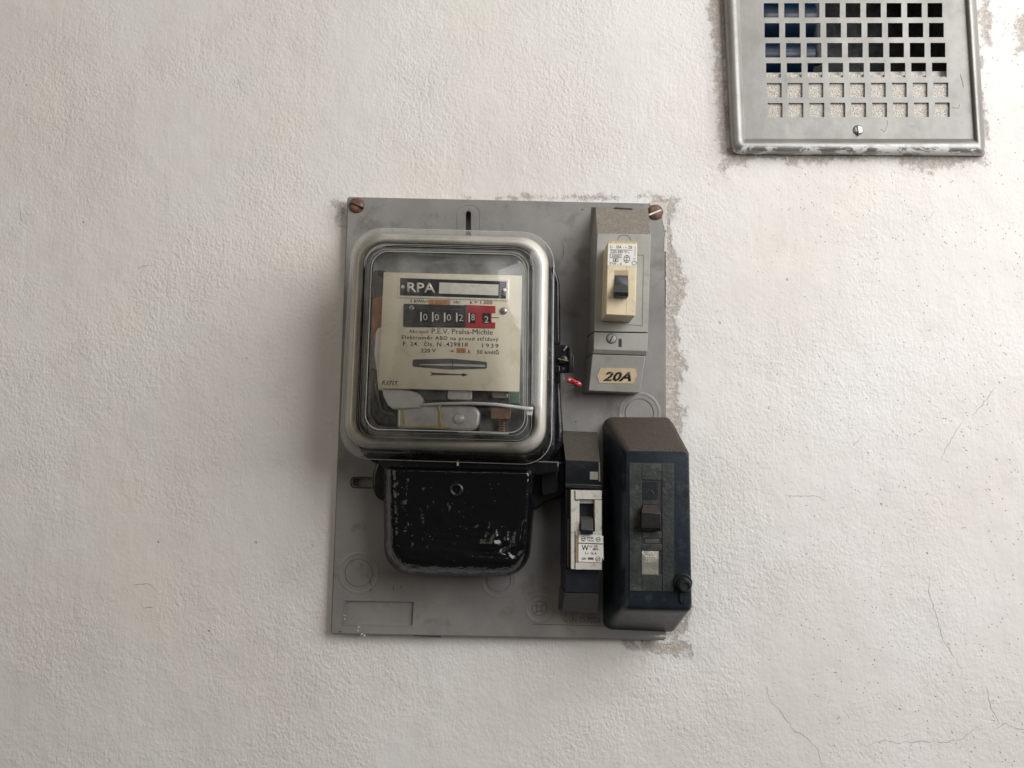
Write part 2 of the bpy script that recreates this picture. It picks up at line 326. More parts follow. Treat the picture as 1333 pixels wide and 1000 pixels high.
# ------------------------------------------------------------------ wall with the duct opening
OP = [(976, -96), (1250, -97), (1256, 97), (977, 95)]
def build_wall():
    bm = bmesh.new(); hole = PL(OP, 0)
    hx0, hx1 = hole[0].x, hole[1].x; hz1, hz0 = hole[0].z, hole[3].z
    xs = [-1.3, hx0, hx1, 1.1]; zs = [-0.9, hz0, hz1, 1.0]
    for i in range(3):
        for j in range(3):
            if i == 1 and j == 1: continue
            bm.faces.new([bm.verts.new(v) for v in ((xs[i], 0, zs[j]), (xs[i+1], 0, zs[j]), (xs[i+1], 0, zs[j+1]), (xs[i], 0, zs[j+1]))])
    bmesh.ops.remove_doubles(bm, verts=bm.verts[:], dist=1e-6)
    w_ = finish('wall', bm, M_wall, None, smooth=0); w_['kind'] = 'structure'; ORG['wall'] = Vector()
    # make normals face the room
    me = w_.data
    if me.polygons[0].normal.y > 0: me.flip_normals()
    # opening reveal, a rough-sided box
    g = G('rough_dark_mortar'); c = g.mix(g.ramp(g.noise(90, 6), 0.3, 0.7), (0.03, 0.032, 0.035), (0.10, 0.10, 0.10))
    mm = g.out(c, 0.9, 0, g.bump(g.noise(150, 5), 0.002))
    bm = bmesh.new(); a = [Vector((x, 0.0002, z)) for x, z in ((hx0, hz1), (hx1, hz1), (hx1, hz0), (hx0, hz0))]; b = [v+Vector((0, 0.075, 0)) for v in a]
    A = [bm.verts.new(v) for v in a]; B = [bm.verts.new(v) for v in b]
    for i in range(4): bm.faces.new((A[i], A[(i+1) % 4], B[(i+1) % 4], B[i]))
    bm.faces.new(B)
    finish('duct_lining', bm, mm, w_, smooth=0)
    # plaster bed that comes up behind the lower rows of the grille, ragged along the opening
    up = []
    for k in range(70):
        x = 972+291*k/69; up.append((x, 95.5+0.013*(x-972)*0.9+5*mnoise.noise(Vector((x*0.06, 1, 2)))+1.3*mnoise.noise(Vector((x*0.3, 4, 2)))))
    g = G('speckled_raw_plaster'); c = g.mix(g.ramp(g.noise(800, 5, 0.7), 0.38, 0.60), (0.30, 0.265, 0.225), (0.66, 0.625, 0.56)); c = g.mix(g.M('MULTIPLY', g.ramp(g.noise(500, 4, seed=4), 0.60, 0.68), 0.6), c, (0.16, 0.145, 0.13))
    slab('plaster_bed', up + [(1264, 182), (971, 182)], 6.4, 0.1, g.out(c, 0.9, 0, g.bump(g.noise(700, 4), 0.0008)), w_, smooth=0)
    # hairline cracks
    mcr = simple('crack_shadow_dirt', (0.28, 0.255, 0.22), 0.95, 0, 0.3, 500)
    cr = [[(996, 890), (1001, 907), (1015, 927), (1035, 952), (1052, 962), (1065, 977), (1070, 999)],
          [(1130, 972), (1150, 964), (1175, 967), (1200, 965), (1230, 967), (1252, 962), (1275, 945)],
          [(1297, 950), (1307, 942), (1320, 947), (1345, 954)], [(1210, 750), (1209, 772), (1220, 805), (1226, 832), (1240, 852), (1254, 875)],
          [(1022, 645), (1045, 646), (1062, 646), (1075, 651)], [(1252, 550), (1230, 585), (1225, 600)], [(1284, 895), (1290, 920), (1300, 942)],
          [(172, 760), (190, 759), (204, 768)], [(186, 791), (200, 792)], [(1124, 565), (1112, 580)], [(1180, 510), (1300, 498), (1345, 512)][:0] or [(1295, 505), (1277, 530), (1266, 541)],
          [(25, 270), (28, 284), (30, 292)], [(178, 350), (190, 346), (202, 344)], [(1205, 290), (1211, 282), (1216, 275)], [(160, 365), (163, 372)]]
    for ci, pl in enumerate(cr):
        bm = bmesh.new(); pts = []
        for a, b in zip(pl, pl[1:]):
            m_ = max(2, int(math.dist(a, b)/3.0))
            for k in range(m_): pts.append((a[0]+(b[0]-a[0])*k/m_, a[1]+(b[1]-a[1])*k/m_))
        pts.append(pl[-1]); prev = None
        for k, (x, y) in enumerate(pts):
            jx = 2.6*mnoise.noise(Vector((x*0.11, y*0.11, ci))) + 1.0*mnoise.noise(Vector((x*0.5, y*0.5, ci))); jy = 2.6*mnoise.noise(Vector((x*0.11, y*0.11, ci+50)))
            wdt = (0.22 + 0.55*max(0, 0.55+mnoise.noise(Vector((k*0.23, ci, 3)))))*math.sin(math.pi*min(0.97, max(0.03, k/(len(pts)-1))))**0.4
            q = pts[min(k+1, len(pts)-1)]; p0 = pts[max(k-1, 0)]; t = Vector((q[0]-p0[0], q[1]-p0[1])).normalized()
            c = P(x+jx, y+jy, 0.0); nn = Vector((t.y, 0, t.x))*wdt*0.5*0.75/1000
            cur = (bm.verts.new(c+nn+Vector((0, -0.00008, 0))), bm.verts.new(c-nn+Vector((0, -0.00008, 0))), bm.verts.new(c+Vector((0, 0.0006, 0))))
            if prev:
                bm.faces.new((prev[0], cur[0], cur[1], prev[1])); bm.faces.new((prev[1], cur[1], cur[2], prev[2])); bm.faces.new((prev[2], cur[2], cur[0], prev[0]))
            prev = cur
        finish('crack', bm, mcr, w_, smooth=0)
build_wall()

# ------------------------------------------------------------------ ventilation grille
def build_vent():
    T = thing('ventilation_grille', 'square brushed metal vent grille with grid of square holes set in the wall', 'vent grille', P(1110, 35, 0))
    O = [(935, -132), (1263, -134), (1283, 203), (951, 201)]
    I = [(958.5, -112), (1249, -113), (1268.5, 180.5), (970, 180.5)]
    zl = P(1110, 191, 10).z - T.location.z
    mf = brushed('brushed_grille_frame', (0.29, 0.28, 0.262), 0.42, 0.5, paint_z=zl)
    mp = brushed('brushed_grille_panel', (0.235, 0.227, 0.21), 0.46, 0.35)
    R = (12, 6, 5, 13)
    def q(t): return [tuple(Vector(a).lerp(Vector(b), t)) for a, b in zip(O, I)]
    L = []
    for t, d, k in ((0, 0.4, 1), (0.0, 3.0, 1), (0.10, 8, .9), (0.28, 11.2, .8), (0.48, 12.6, .6), (0.64, 12.8, .45), (0.80, 11.6, .3), (0.9, 9.6, .2), (1.0, 8.4, .15)):
        L.append(PL(rr(q(t), [r*k+0.3 for r in R], 5), d))
    L.append(back(L[-1], 7.2)); L.append(back(L[0], 0.2, -1.5))
    fr = loft('frame', L, mf, T, cap0=False, cap1=False, smooth=50)
    # panel: lattice with square holes
    nc, nr = 9, 9; j0 = -3
    def hole(i, j):                                    # j = 0 is the first row whose top shows
        u = i/8; v = j/5
        tl = Vector((994.2+(999.3-994.2)*v, 4.2+26.0*j)).lerp(Vector((1207.4+(1217-1207.4)*v, 4.0+25.9*j)), u)
        wd = 19.25+0.1*v; hg = 18.8
        return tl, wd, hg
    bm = bmesh.new(); d = 8.6
    xs_idx = 2*nc+2; grid = {}
    def corner(a, b):                                  # a in 0..2nc+1, b in 0..2nr+1 lattice lines, outermost = panel edge
        inner_a = min(max(a, 1), 2*nc)-1; inner_b = min(max(b, 1), 2*nr)-1
        i, ia = divmod(inner_a, 2); j, jb = divmod(inner_b, 2); tl, wd, hg = hole(i, j+j0)
        p = Vector((tl.x+ia*wd, tl.y+jb*hg))
        u = (a-1)/(2*nc-1); v = (b-1)/(2*nr-1); u = min(max(u, 0), 1); v = min(max(v, 0), 1)
        if a == 0: e = Vector(I[0]).lerp(Vector(I[3]), v); p = Vector((e.x-0.2, p.y))
        if a == 2*nc+1: e = Vector(I[1]).lerp(Vector(I[2]), v); p = Vector((e.x+0.2, p.y))
        if b == 0: p = Vector((p.x, I[0][1]))
        if b == 2*nr+1: p = Vector((p.x, I[3][1]+0.3))
        return p
    for a in range(2*nc+2):
        for b in range(2*nr+2):
            p = corner(a, b)
            if a == 0: t = (p.y-I[0][1])/(I[3][1]-I[0][1]); p.x = I[0][0]+(I[3][0]-I[0][0])*t-0.3
            if a == 2*nc+1: t = (p.y-I[1][1])/(I[2][1]-I[1][1]); p.x = I[1][0]+(I[2][0]-I[1][0])*t+0.3
            grid[a, b] = bm.verts.new(P(p.x, p.y, d))
    for a in range(2*nc+1):
        for b in range(2*nr+1):
            if a % 2 == 1 and b % 2 == 1: continue
            bm.faces.new((grid[a, b], grid[a, b+1], grid[a+1, b+1], grid[a+1, b]))
    geo = bmesh.ops.extrude_face_region(bm, geom=bm.faces[:])
    for v in [x for x in geo['geom'] if isinstance(x, bmesh.types.BMVert)]: v.co.y += 0.0010
    finish('perforated_panel', bm, mp, T, smooth=0)
    s = dome('screw', 1117, 169.5, 7.0, 8.6, 2.0, M_steel, T, flat=0.35)
    bar('screw_slot', (1115.8, 163.5), (1118.2, 175.5), 1.6, 11.0, 9, M_dark, s)
    mk = simple('grey_scuff', (0.22, 0.21, 0.20), 0.7)
    for nm, pl in (('scratch', [(1250, 97), (1253, 107), (1254, 114)]), ('scratch', [(1240, 140), (1248, 141), (1249, 136)]), ('scratch', [(1147, 168), (1151, 172), (1155, 164), (1155, 157)])):
        tube(nm, [P(x, y, 8.65) for x, y in pl], 0.00022, mk, T, n=5)
build_vent()
def build_pipe():
    mb = simple('blue_plastic', (0.004, 0.020, 0.055), 0.3, 0, 0.3, 40)
    T = thing('blue_pipe', 'dark blue plastic pipe lying inside the duct behind the left grille holes', 'pipe', P(1010, 40, -60))
    for k, (y, r) in enumerate(((25, 0.023), (72, 0.020))):
        a = P(968, y, -30); a.y = 0.042; b = Vector(P(1058, y, -30)); b.y = 0.042
        pts = [a.lerp(b, t/6) for t in range(7)]
        tube('pipe_section', pts, r, mb, T, n=24)
    g = P(1068, 20, -40); g.y = 0.055
    tube('end_collar', [Vector((g.x, 0.055, g.z+0.07)), Vector((g.x, 0.055, g.z-0.045))], 0.008, M_dark, T, n=16)
build_pipe()

# ------------------------------------------------------------------ mounting board
BD = 12.0
BQ = [(452, 256), (867, 265), (867, 834), (430, 826)]
def build_board():
    T = thing('meter_board', 'grey moulded mounting board on the wall carrying the electricity meter and the breakers', 'mounting board', P(650, 545, 0))
    cut = bmesh.new()
    def cutter(pts, d1, d0):
        f = PL(pts, d1); b = back(f, d0); A = [cut.verts.new(v) for v in f]; B = [cut.verts.new(v) for v in b]; n = len(A)
        for i in range(n): cut.faces.new((A[i], A[(i+1) % n], B[(i+1) % n], B[i]))
        cut.faces.new(A); cut.faces.new(B)
    def groove(cx, cy, r, wpx, dep, a0=0, a1=360, n=40):
        full = (a1-a0) >= 360
        ps = [math.radians(a0+(a1-a0)*k/n) for k in range(n if full else n+1)]
        rows = []
        for a in ps:
            pi = P(cx+(r-wpx/2)*math.cos(a), cy+(r-wpx/2)*math.sin(a), BD); po = P(cx+(r+wpx/2)*math.cos(a), cy+(r+wpx/2)*math.sin(a), BD)
            y1 = -(BD+1)/1000; y0 = -(BD-dep)/1000
            rows.append([cut.verts.new((pi.x, y1, pi.z)), cut.verts.new((po.x, y1, po.z)), cut.verts.new((po.x, y0, po.z)), cut.verts.new((pi.x, y0, pi.z))])
        pairs = list(zip(rows, rows[1:])) + ([(rows[-1], rows[0])] if full else [])
        for A, B in pairs:
            for i in range(4): cut.faces.new((A[i], A[(i+1) % 4], B[(i+1) % 4], B[i]))
        if not full: cut.faces.new(rows[0]); cut.faces.new(rows[-1])
    cutter(rr(rect(606, 274, 613, 318), 3.4, 6), BD+2, BD-9)
    cutter(rr([(458, 622.5), (500, 623.5), (500, 634.5), (458, 633.5)], 4.5, 6), BD+2, BD-8)
    cutter([(449.5, 782), (539, 783.5), (537, 815), (447.5, 813)], BD+2, BD-2.0)
    groove(467, 746, 18, 1.1, 0.7); groove(649, 755, 15.5, 1.1, 0.7); groove(832, 538, 18.5, 1.3, 0.8); groove(702, 792, 9.5, 1.0, 0.7); groove(826, 335, 46, 1.0, 0.4, -12, 70)
    front = PL(BQ, BD)
    bm = bmesh.new(); f2 = back(front, 0.5, 0); A = [bm.verts.new(v) for v in front]; B = [bm.verts.new(v) for v in f2]
    for i in range(4): bm.faces.new((A[i], A[(i+1) % 4], B[(i+1) % 4], B[i]))
    bm.faces.new(A); bm.faces.new(B)
    bmesh.ops.bevel(bm, geom=[e for e in bm.edges if sum(1 for v in e.verts if v in A) == 2] + [e for e in bm.edges if sum(1 for v in e.verts if v in A) == 1], offset=0.0012, segments=3, affect='EDGES', clamp_overlap=True)
    panel = finish('panel', bm, M_board, T, smooth=30)
    co = finish('cutter', cut, None, T, smooth=0)
    md = panel.modifiers.new('cut', 'BOOLEAN'); md.object = co; md.operation = 'DIFFERENCE'; md.solver = 'EXACT'
    bpy.context.view_layer.update()
    me = bpy.data.meshes.new_from_object(panel.evaluated_get(bpy.context.evaluated_depsgraph_get()))
    panel.modifiers.clear(); old = panel.data; panel.data = me; bpy.data.objects.remove(co)
    # soft raised halos round the knock-outs
    for cx, cy, r in ((467, 746, 25), (649, 755, 21.5), (832, 538, 26), (702, 792, 17)):
        c = P(cx, cy, BD); n = 40; rows = []; k = 0.75*(D-BD/1000)/D/1000
        for rad, y in ((r-2.6, -0.05), (r-1.4, 0.22), (r-0.2, 0.30), (r+1.0, 0.22), (r+2.4, -0.05)):
            rows.append([c+Vector((rad*k*math.cos(2*math.pi*i/n), -y/1000, rad*k*math.sin(2*math.pi*i/n))) for i in range(n)])
        loft('raised_ring', rows, M_board, T, cap0=False, cap1=False, smooth=60)
    # raised surround of the hanging slot
    for nm, a, b in (('slot_surround', 0, 1.3),):
        o = rr(rect(595, 266, 626, 330), 13, 7); i_ = rr(rect(596.3, 267.3, 624.7, 330), 12, 7)
        fo, fi = PL(o, BD), PL(i_, BD)
        loft(nm, [fo, [v+Vector((0, -0.0003, 0)) for v in fo], [v+Vector((0, -0.0003, 0)) for v in fi], fi], M_board, T, cap0=False, cap1=False, smooth=0)
    oo = rr([(456, 620.5), (500, 621.5), (500, 636.5), (456, 635.5)], 6, 6); ii = rr([(457.6, 622), (500, 623), (500, 635), (457.6, 634)], 5, 6)
    fo, fi = PL(oo, BD), PL(ii, BD)
    loft('slot_surround', [fo, [v+Vector((0, -0.0004, 0)) for v in fo], [v+Vector((0, -0.0004, 0)) for v in fi], fi], M_black, T, cap0=False, cap1=False, smooth=0)
    fo, fi = PL([(448.2, 780.8), (540, 782.3), (538, 816.2), (446.2, 814.2)], BD), PL([(449.6, 782.1), (538.9, 783.6), (536.9, 814.9), (447.6, 812.9)], BD)
    loft('recess_highlight_rim', [fo, [v+Vector((0, -0.00035, 0)) for v in back(fo, BD, -0.3)], [v+Vector((0, -0.00035, 0)) for v in fi], fi], M_board, T, cap0=False, cap1=False, smooth=0)  # raised frame added so the recess edge catches a highlight
    # moulded lettering and maker's mark
    mlet = simple('moulded_lettering', (0.12, 0.112, 0.10), 0.5)
    text('moulded_lettering', 'ČSN 357020', (733.5, 809.5), (781, 811.5), 8.2, BD, mlet, T, th=0.35)
    bar('moulded_line', (693, 812.5), (800, 815.5), 0.8, BD+0.25, BD-0.2, mlet, T)
    em = thing_emblem(T, mlet)
    # screws
    for cx, cy, ang, slotm in ((464.5, 267.5, 22, M_black), (853, 276.5, -22, M_paper)):
        s = dome('rusty_screw', cx, cy, 10.6, BD, 3.6, M_rust, T, n=28, flat=0.25)
        a = math.radians(ang); dx, dy = 9.2*math.cos(a), 9.2*math.sin(a)
        bar('screw_slot', (cx-dx*0.92, cy-dy*0.92), (cx+dx*0.92, cy+dy*0.92), 1.9, BD+3.75, BD+1, slotm, s)
    # slopped wall paint on the board's right and lower edges
    def blob(pts, d, seed):
        q = []
        for a, b in zip(pts, pts[1:]+pts[:1]):
            m_ = max(1, int(math.dist(a, b)/1.5))
            for k in range(m_):
                x = a[0]+(b[0]-a[0])*k/m_; y = a[1]+(b[1]-a[1])*k/m_
                q.append((x+1.6*mnoise.noise(Vector((x*0.35, y*0.35, seed))), y+1.6*mnoise.noise(Vector((x*0.35, y*0.35, seed+9)))))
        slab('paint_splash', q, d+0.35, d-0.4, simple('wall_paint_splash', (0.55, 0.53, 0.48), 0.8, 0, 0.2, 400, 0.3, 600) if 'wps' not in globals() else wps, T, smooth=0)
    global wps
    wps = simple('wall_paint_splash', (0.55, 0.53, 0.48), 0.8, 0, 0.2, 400, 0.3, 600)
    blob([(846, 263.5), (868.5, 263.5), (868.5, 300), (865, 301), (862, 285), (855, 268), (847, 267)], BD, 1)
    blob([(868.5, 300), (868.5, 330), (864, 325), (865, 313), (866, 303)], BD, 2)
    blob([(868.5, 330), (868.5, 400), (867, 398), (867.2, 332)], BD, 3)
    blob([(853, 817), (868.5, 815), (868.5, 822), (858, 821), (864, 819)], BD, 4)
    blob([(846, 828.2), (868, 827.0), (868.5, 829), (858, 829.6)], BD, 5)
    for x, y in ((448.5, 801), (449, 806), (467, 816), (466, 821), (471, 825.5), (474, 827)):
        blob([(x-1.3, y-1), (x+1.4, y-0.8), (x+1.2, y+1.2), (x-1, y+1.3)], BD, x)
    ms = simple('black_paint_smear', (0.03, 0.028, 0.026), 0.6)
    for pl, r in (([(480.5, 756), (483.5, 762), (484, 766), (481, 770)], [0.0002, 0.0004, 0.0009, 0.0005]), ([(759, 272), (757, 274)], [0.0006, 0.0004]), ([(537, 827), (560, 828.5), (574, 829)], [0.0002, 0.0005, 0.0008]),
                  ([(441, 822), (445, 823)], [0.0005, 0.0004]), ([(733, 317), (733.5, 331), (732, 336)], [0.0002, 0.0003, 0.0001]), ([(512, 763), (512, 768)], [0.0003, 0.0003]), ([(522, 762), (522, 766)], [0.0002, 0.0003]), ([(749, 549), (750, 549.6)], [0.0009, 0.0008])):
        pts = [P(x, y, BD) for x, y in pl]
        bm = bmesh.new(); add_tube(bm, pts, r, 6)
        for v in bm.verts: v.co.y = -BD/1000 + (v.co.y+BD/1000)*0.25
        finish('paint_smear', bm, ms, T, smooth=60)
def thing_emblem(T, m):
    # ring emblem: two interlocked strokes inside the small circle
    for pl in ([(697, 787), (699, 793), (697.5, 797)], [(707, 787), (705, 792), (706.5, 797)], [(697, 787), (702, 790), (707, 787)], [(697.5, 797), (702, 794.5), (706.5, 797)]):
        tube('moulded_emblem', [P(x, y, BD) for x, y in pl], 0.00035, m, T, n=6)
build_board()

# ------------------------------------------------------------------ electricity meter
def build_meter():
    T = thing('electricity_meter', 'old electricity meter with square glass cover, cream dial and wrinkled black terminal cover', 'electricity meter', P(590, 450, BD))
    # cast base behind the glass
    lp = rr([(480, 326), (729, 330), (730, 610), (468, 604)], [50, 62, 34, 30], 8)
    L1 = PL(lp, 40)
    base = loft('base', [back(L1, BD+0.5, 1.0), L1, PL(rr([(474, 318), (720, 323), (722, 612), (464, 603)], [40, 44, 36, 34], 8), 58), PL(rr([(478, 322), (711, 326), (712, 600), (468, 592)], [34, 38, 30, 28], 8), 60)], M_black, T, smooth=40)
    # cast web down to the feet
    slab('base_web', [(480, 595), (738, 600), (737, 641), (731, 648), (709, 655), (699, 664), (560, 680), (500, 654), (489, 648), (484, 636), (484, 618), (489, 604)], 34, BD+0.4, M_black, T, bevel=3, seg=3)
    slab('bottom_edge', [(486, 594), (728, 600), (728, 615), (700, 618), (500, 610)], 60, 30, M_black, T, bevel=1.5)
    slab('mounting_foot', rr([(704, 612), (727, 613), (727, 642), (704, 646)], 5, 4), 42, 33, M_black, T, bevel=1.2)
    tube('casting_ridge', [P(x, y, 48) for x, y in ((726, 500), (727.5, 560), (727, 575), (718, 592), (702, 606))], [0.002, 0.004, 0.004, 0.003, 0.0015], M_black, T, n=12)
    # ridge right of the glass
    slab('side_bulge', [(718, 345), (724, 352), (728.5, 368), (729, 448), (718, 450)], 52, 38, M_black, T, bevel=2, seg=3)
    # movement seen behind the glass
    slab('back_plate', rr([(486, 325), (700, 330), (700, 585), (478, 578)], 22, 6), 63, 59, M_lacquer, T)
    loft('inner_wall', [PL(rr([(476, 322), (702, 327), (702, 586), (468, 580)], 24, 6), 74), PL(rr([(482, 328), (694, 333), (694, 578), (476, 572)], 20, 6), 62)], M_lacquer, T, cap0=False, cap1=False, smooth=50)
    slab('brown_coil', rr([(484, 388), (501, 384), (501, 450), (483, 447)], 5, 4), 82, 64, M_brown, T, bevel=1.5)
    slab('coil_shade', rr([(486, 352), (503, 352), (503, 386), (486, 388)], 3, 3), 74, 64, M_dark, T, bevel=1)
    slab('white_bracket', [(489, 432), (492, 427), (503, 425), (503, 508), (492, 508), (490, 480), (487, 460)], 84, 70, M_white_metal, T, bevel=1)
    slab('white_bracket', [(497, 505), (530, 507), (545, 512), (552, 520), (548, 531), (512, 533), (505, 528), (499, 516)], 85, 76, M_white_metal, T, bevel=1.2)
    slab('magnet_arm', [(481, 478), (490, 480), (500, 515), (508, 529), (520, 533), (520, 556), (490, 554), (482, 540)], 78, 66, M_dark, T, bevel=3, seg=3)
    tube('polished_edge', [P(x, y, 80) for x, y in ((489, 500), (493, 520), (497, 534), (503, 538), (514, 540))], 0.0016, M_dark2, T, n=10)
    slab('upper_yoke', [(520, 507), (584, 509), (584, 522), (552, 521), (545, 514), (520, 513)], 82, 70, M_dark2, T, bevel=1)
    slab('centre_bearing', rr([(583, 505), (614, 507), (614, 521), (582, 520)], 3, 3), 85, 74, M_alu, T, bevel=1)
    slab('dark_yoke', [(614, 506), (665, 508), (665, 531), (614, 528)], 76, 66, M_dark, T, bevel=2)
    drum = slab('brake_magnet', rr([(517, 527), (627, 529), (622, 561), (517, 558)], [4, 14, 12, 4], 6), 82, 66, M_alu, T, bevel=3, seg=4)
    tube('glue_run', [P(x, y, 82.6) for x, y in ((573, 526), (571, 532), (574, 539), (573, 546), (575, 555))], [0.0018, 0.0012, 0.0016, 0.0013, 0.002], M_wax, drum, n=8)
    tube('glue_run', [P(x, y, 82.4) for x, y in ((530, 556.5), (550, 555.8), (575, 556.6), (586, 556.5))], [0.0006, 0.001, 0.0013, 0.0008], M_wax, drum, n=8)
    tube('glue_run', [P(x, y, 82.4) for x, y in ((522, 530), (523, 540), (524, 553))], [0.0008, 0.0009, 0.0016], M_wax, drum, n=8)
    dome('magnet_stud', 597, 545, 8, 82, 2.5, M_alu, drum)
    slab('dark_casting', rr([(622, 528), (690, 531), (690, 575), (622, 572)], 6, 4), 72, 62, M_dark2, T, bevel=2)
    b = slab('terminal_bolt', rr([(639, 531), (665, 532), (664, 546), (639, 545)], 2, 3), 84, 74, M_brass, T, bevel=1)
    slab('bolt_head', rr([(640, 510), (661, 511), (661, 519), (640, 518)], 3, 3), 83, 74, M_steel, b, bevel=1)
    for k in range(5):
        slab('bolt_thread', rect(648.5, 546.5+k*3.2, 657, 548.6+k*3.2), 80, 73, M_brass, b, bevel=0.5)
    slab('green_coil', rect(661, 511, 677, 526), 74, 66, M_green, T, bevel=1)
    tube('white_lead', [P(x, y, 87) for x, y in ((548, 527), (575, 525.5), (612, 525), (645, 526.5), (668, 529.5), (686, 532), (694, 532.5))], [0.0009, 0.0013, 0.0014, 0.0014, 0.0015, 0.0016, 0.0016], M_white_metal, T, n=10)
    slab('lead_clip', rr([(685, 529), (694, 530), (693, 541), (685, 540)], 1.5, 3), 86, 74, M_white_metal, T, bevel=0.8)
    bar('lower_rail', (596, 562.5), (662, 564.5), 2.2, 82, 76, M_alu, T)
    bar('lower_rail', (545, 562.0), (592, 562.5), 1.6, 80, 76, M_dark2, T)
    # added opaque satin band standing in for the silvery sheen of the glass
    O = [(457, 296), (722, 303), (718, 606), (441, 597)]
    I = [(483, 325), (687, 330), (685, 566), (473, 561)]
    def q(t): return [tuple(Vector(a).lerp(Vector(b_), t)) for a, b_ in zip(O, I)]
    def rad(t): return [42-20*t, 42-20*t, 38-18*t, 38-18*t]
    # dense profile sampled finely so that the pressed form reads
    O2 = [(458, 298), (720, 305), (715, 597), (443, 588)]
    def q2(t): return [tuple(Vector(a).lerp(Vector(b_), t)) for a, b_ in zip(O2, I)]
    rim = []
    for t, d in ((0.15, 61), (0.16, 69), (0.20, 74), (0.27, 77.5), (0.37, 79.3), (0.48, 79.6), (0.57, 78.2), (0.63, 75.5), (0.67, 71), (0.69, 63)):
        rim.append(PL(rr(q2(t), rad(t), 10), d))
    loft('sheen_band', rim, M_rim, T, cap0=False, cap1=False, smooth=70)
    # glass cover: lip, shoulder, step, front pane
    gl = []
    for t, d in ((0.02, 60.5), (0.0, 62), (0.0, 65), (0.05, 68), (0.14, 74), (0.26, 80), (0.42, 84), (0.62, 86), (0.82, 87.5), (0.93, 91), (1.0, 97), (1.06, 100.5), (1.14, 102)):
        gl.append(PL(rr(q(t), rad(min(t, 1.0)), 10), d))
    g = loft('glass_cover', gl, M_glass, T, cap0=False, cap1=True, smooth=70)
    # bright edge of the glass lip, its highlight painted as a light tube
    lip = PL(rr(q(0.012), rad(0.0), 10), 65.5); mlip = simple('glass_highlight', (0.45, 0.46, 0.43), 0.2, 0, 0.1, 100)
    bm = bmesh.new(); add_tube(bm, lip+[lip[0]], 0.00038, 6); finish('lip_highlight', bm, mlip, g, smooth=60)
    for t, d, r in ((1.06, 100.8, 0.00028), (0.965, 94, 0.00022), (0.80, 87.6, 0.00014)):
        lp2 = PL(rr(q(t), rad(1.0), 10), d); bm = bmesh.new(); add_tube(bm, lp2+[lp2[0]], r, 6); finish('reflection_line', bm, mlip, g, smooth=60)  # thin opaque lines standing in for reflections along the glass step
    # dial
    DD = 90.0
    dial = slab('dial_plate', [(499.5, 354.5), (679.5, 359), (676, 510), (492.5, 505.5)], DD, DD-1.2, M_dial, T, bevel=0.2)
    # disc window
    hexa = rr([(537, 468.2), (633.7, 471.2), (633.7, 479.7), (537, 477.4)], 2, 3)
    slab('disc_window', [(538.5, 468), (586, 466.8), (632, 470.9), (633.9, 472.5), (633.9, 478.6), (632, 480), (586, 481.4), (538.5, 477.6), (537, 476), (537, 469.6)], DD+0.25, DD-0.5, simple('disc_window_dark', (0.10, 0.10, 0.095), 0.5), dial)
    slab('rotor_disc', [(546, 474.4), (586, 473.6), (631, 475.2), (632, 477.8), (586, 476.4), (546, 475.2)], DD+0.55, DD+0.1, M_alu, dial)
    bar('disc_mark', (589, 468), (589.4, 480), 1.0, DD+0.6, DD, M_dark, dial)
    slab('direction_arrow', [(560, 484.2), (563.5, 485.2), (600, 487.2), (603, 485.8), (609, 488), (603, 490.2), (600, 488.6), (563.5, 488.4), (560, 489.6), (562.3, 486.9)], DD+0.25, DD-0.3, M_ink_dial, dial, smooth=0)
    # nameplate
    npl = slab('nameplate', [(518.2, 359.3), (662.5, 363.4), (662, 391.7), (517.6, 387.4)], DD+0.9, DD-0.3, M_plate_silver, dial, bevel=0.3)
    slab('nameplate_field', [(521, 362), (659.4, 366.5), (659, 388.8), (520.7, 384.5)], DD+1.2, DD, M_plate_black, npl)
    slab('blank_field', [(572, 367.8), (649, 370.5), (648.3, 384.7), (571.3, 382)], DD+1.5, DD, M_plate_silver, npl)
    text('nameplate_lettering', 'RPA', (530, 380), (567, 381.2), 12.4, DD+1.25, M_plate_silver, npl, th=0.3, off=0.022)
    dome('rivet', 524.3, 373.5, 2.5, DD+1.1, 0.9, M_plate_silver, npl, n=12); dome('rivet', 656.6, 377.7, 2.5, DD+1.1, 0.9, M_plate_silver, npl, n=12)
    # counter
    cm = slab('counter_mask', [(525.4, 395.2), (608, 397.3), (606.7, 426.3), (524.7, 425.3)], DD+1.6, DD-0.3, M_counter, dial, bevel=0.8, seg=3)
    cr = slab('decimal_mask', [(605, 396.9), (645, 398.4), (645, 407.2), (640, 407), (640, 419.6), (644.8, 419.9), (644.6, 427.2), (605, 426.2)], DD+1.2, DD-0.3, M_red, dial, bevel=0.2)
    bar('mask_ridge', (545, 401.8), (602, 403.2), 1.2, DD+2.0, DD+1, M_dark2, cm)
    mdrum = simple('number_drum_black', (0.028, 0.028, 0.028), 0.4); mdig = simple('ivory_digits', (0.62, 0.60, 0.52), 0.5)
    for k, (x0, x1, dg) in enumerate(((547.5, 557.3, '0'), (562.8, 572.2, '0'), (578.3, 587.9, '0'), (594.0, 603.6, '2'), (610.3, 618.8, '8'), (628.3, 638.8, '2'))):
        y0 = 406+k*0.35; dr = slab('number_drum', rect(x0, y0, x1, y0+13), DD+1.9, DD, mdrum, dial, bevel=0.3)
        if k < 5: slab('drum_flange', rect(x0-0.6, y0+0.2, x0+1.4, y0+12.4), DD+2.3, DD+1, M_plate_silver, dr, bevel=0.2)
        dx = 3.2 if k < 5 else 2.4; yb = y0+11.0+(1.5 if k == 5 else -1.2 if k == 4 else 0)
        text('digit', dg, (x0+dx, yb), (x1-0.8 if k < 5 else x1-2.6, yb), 8.6, DD+1.9, mdig, dr, th=0.35)
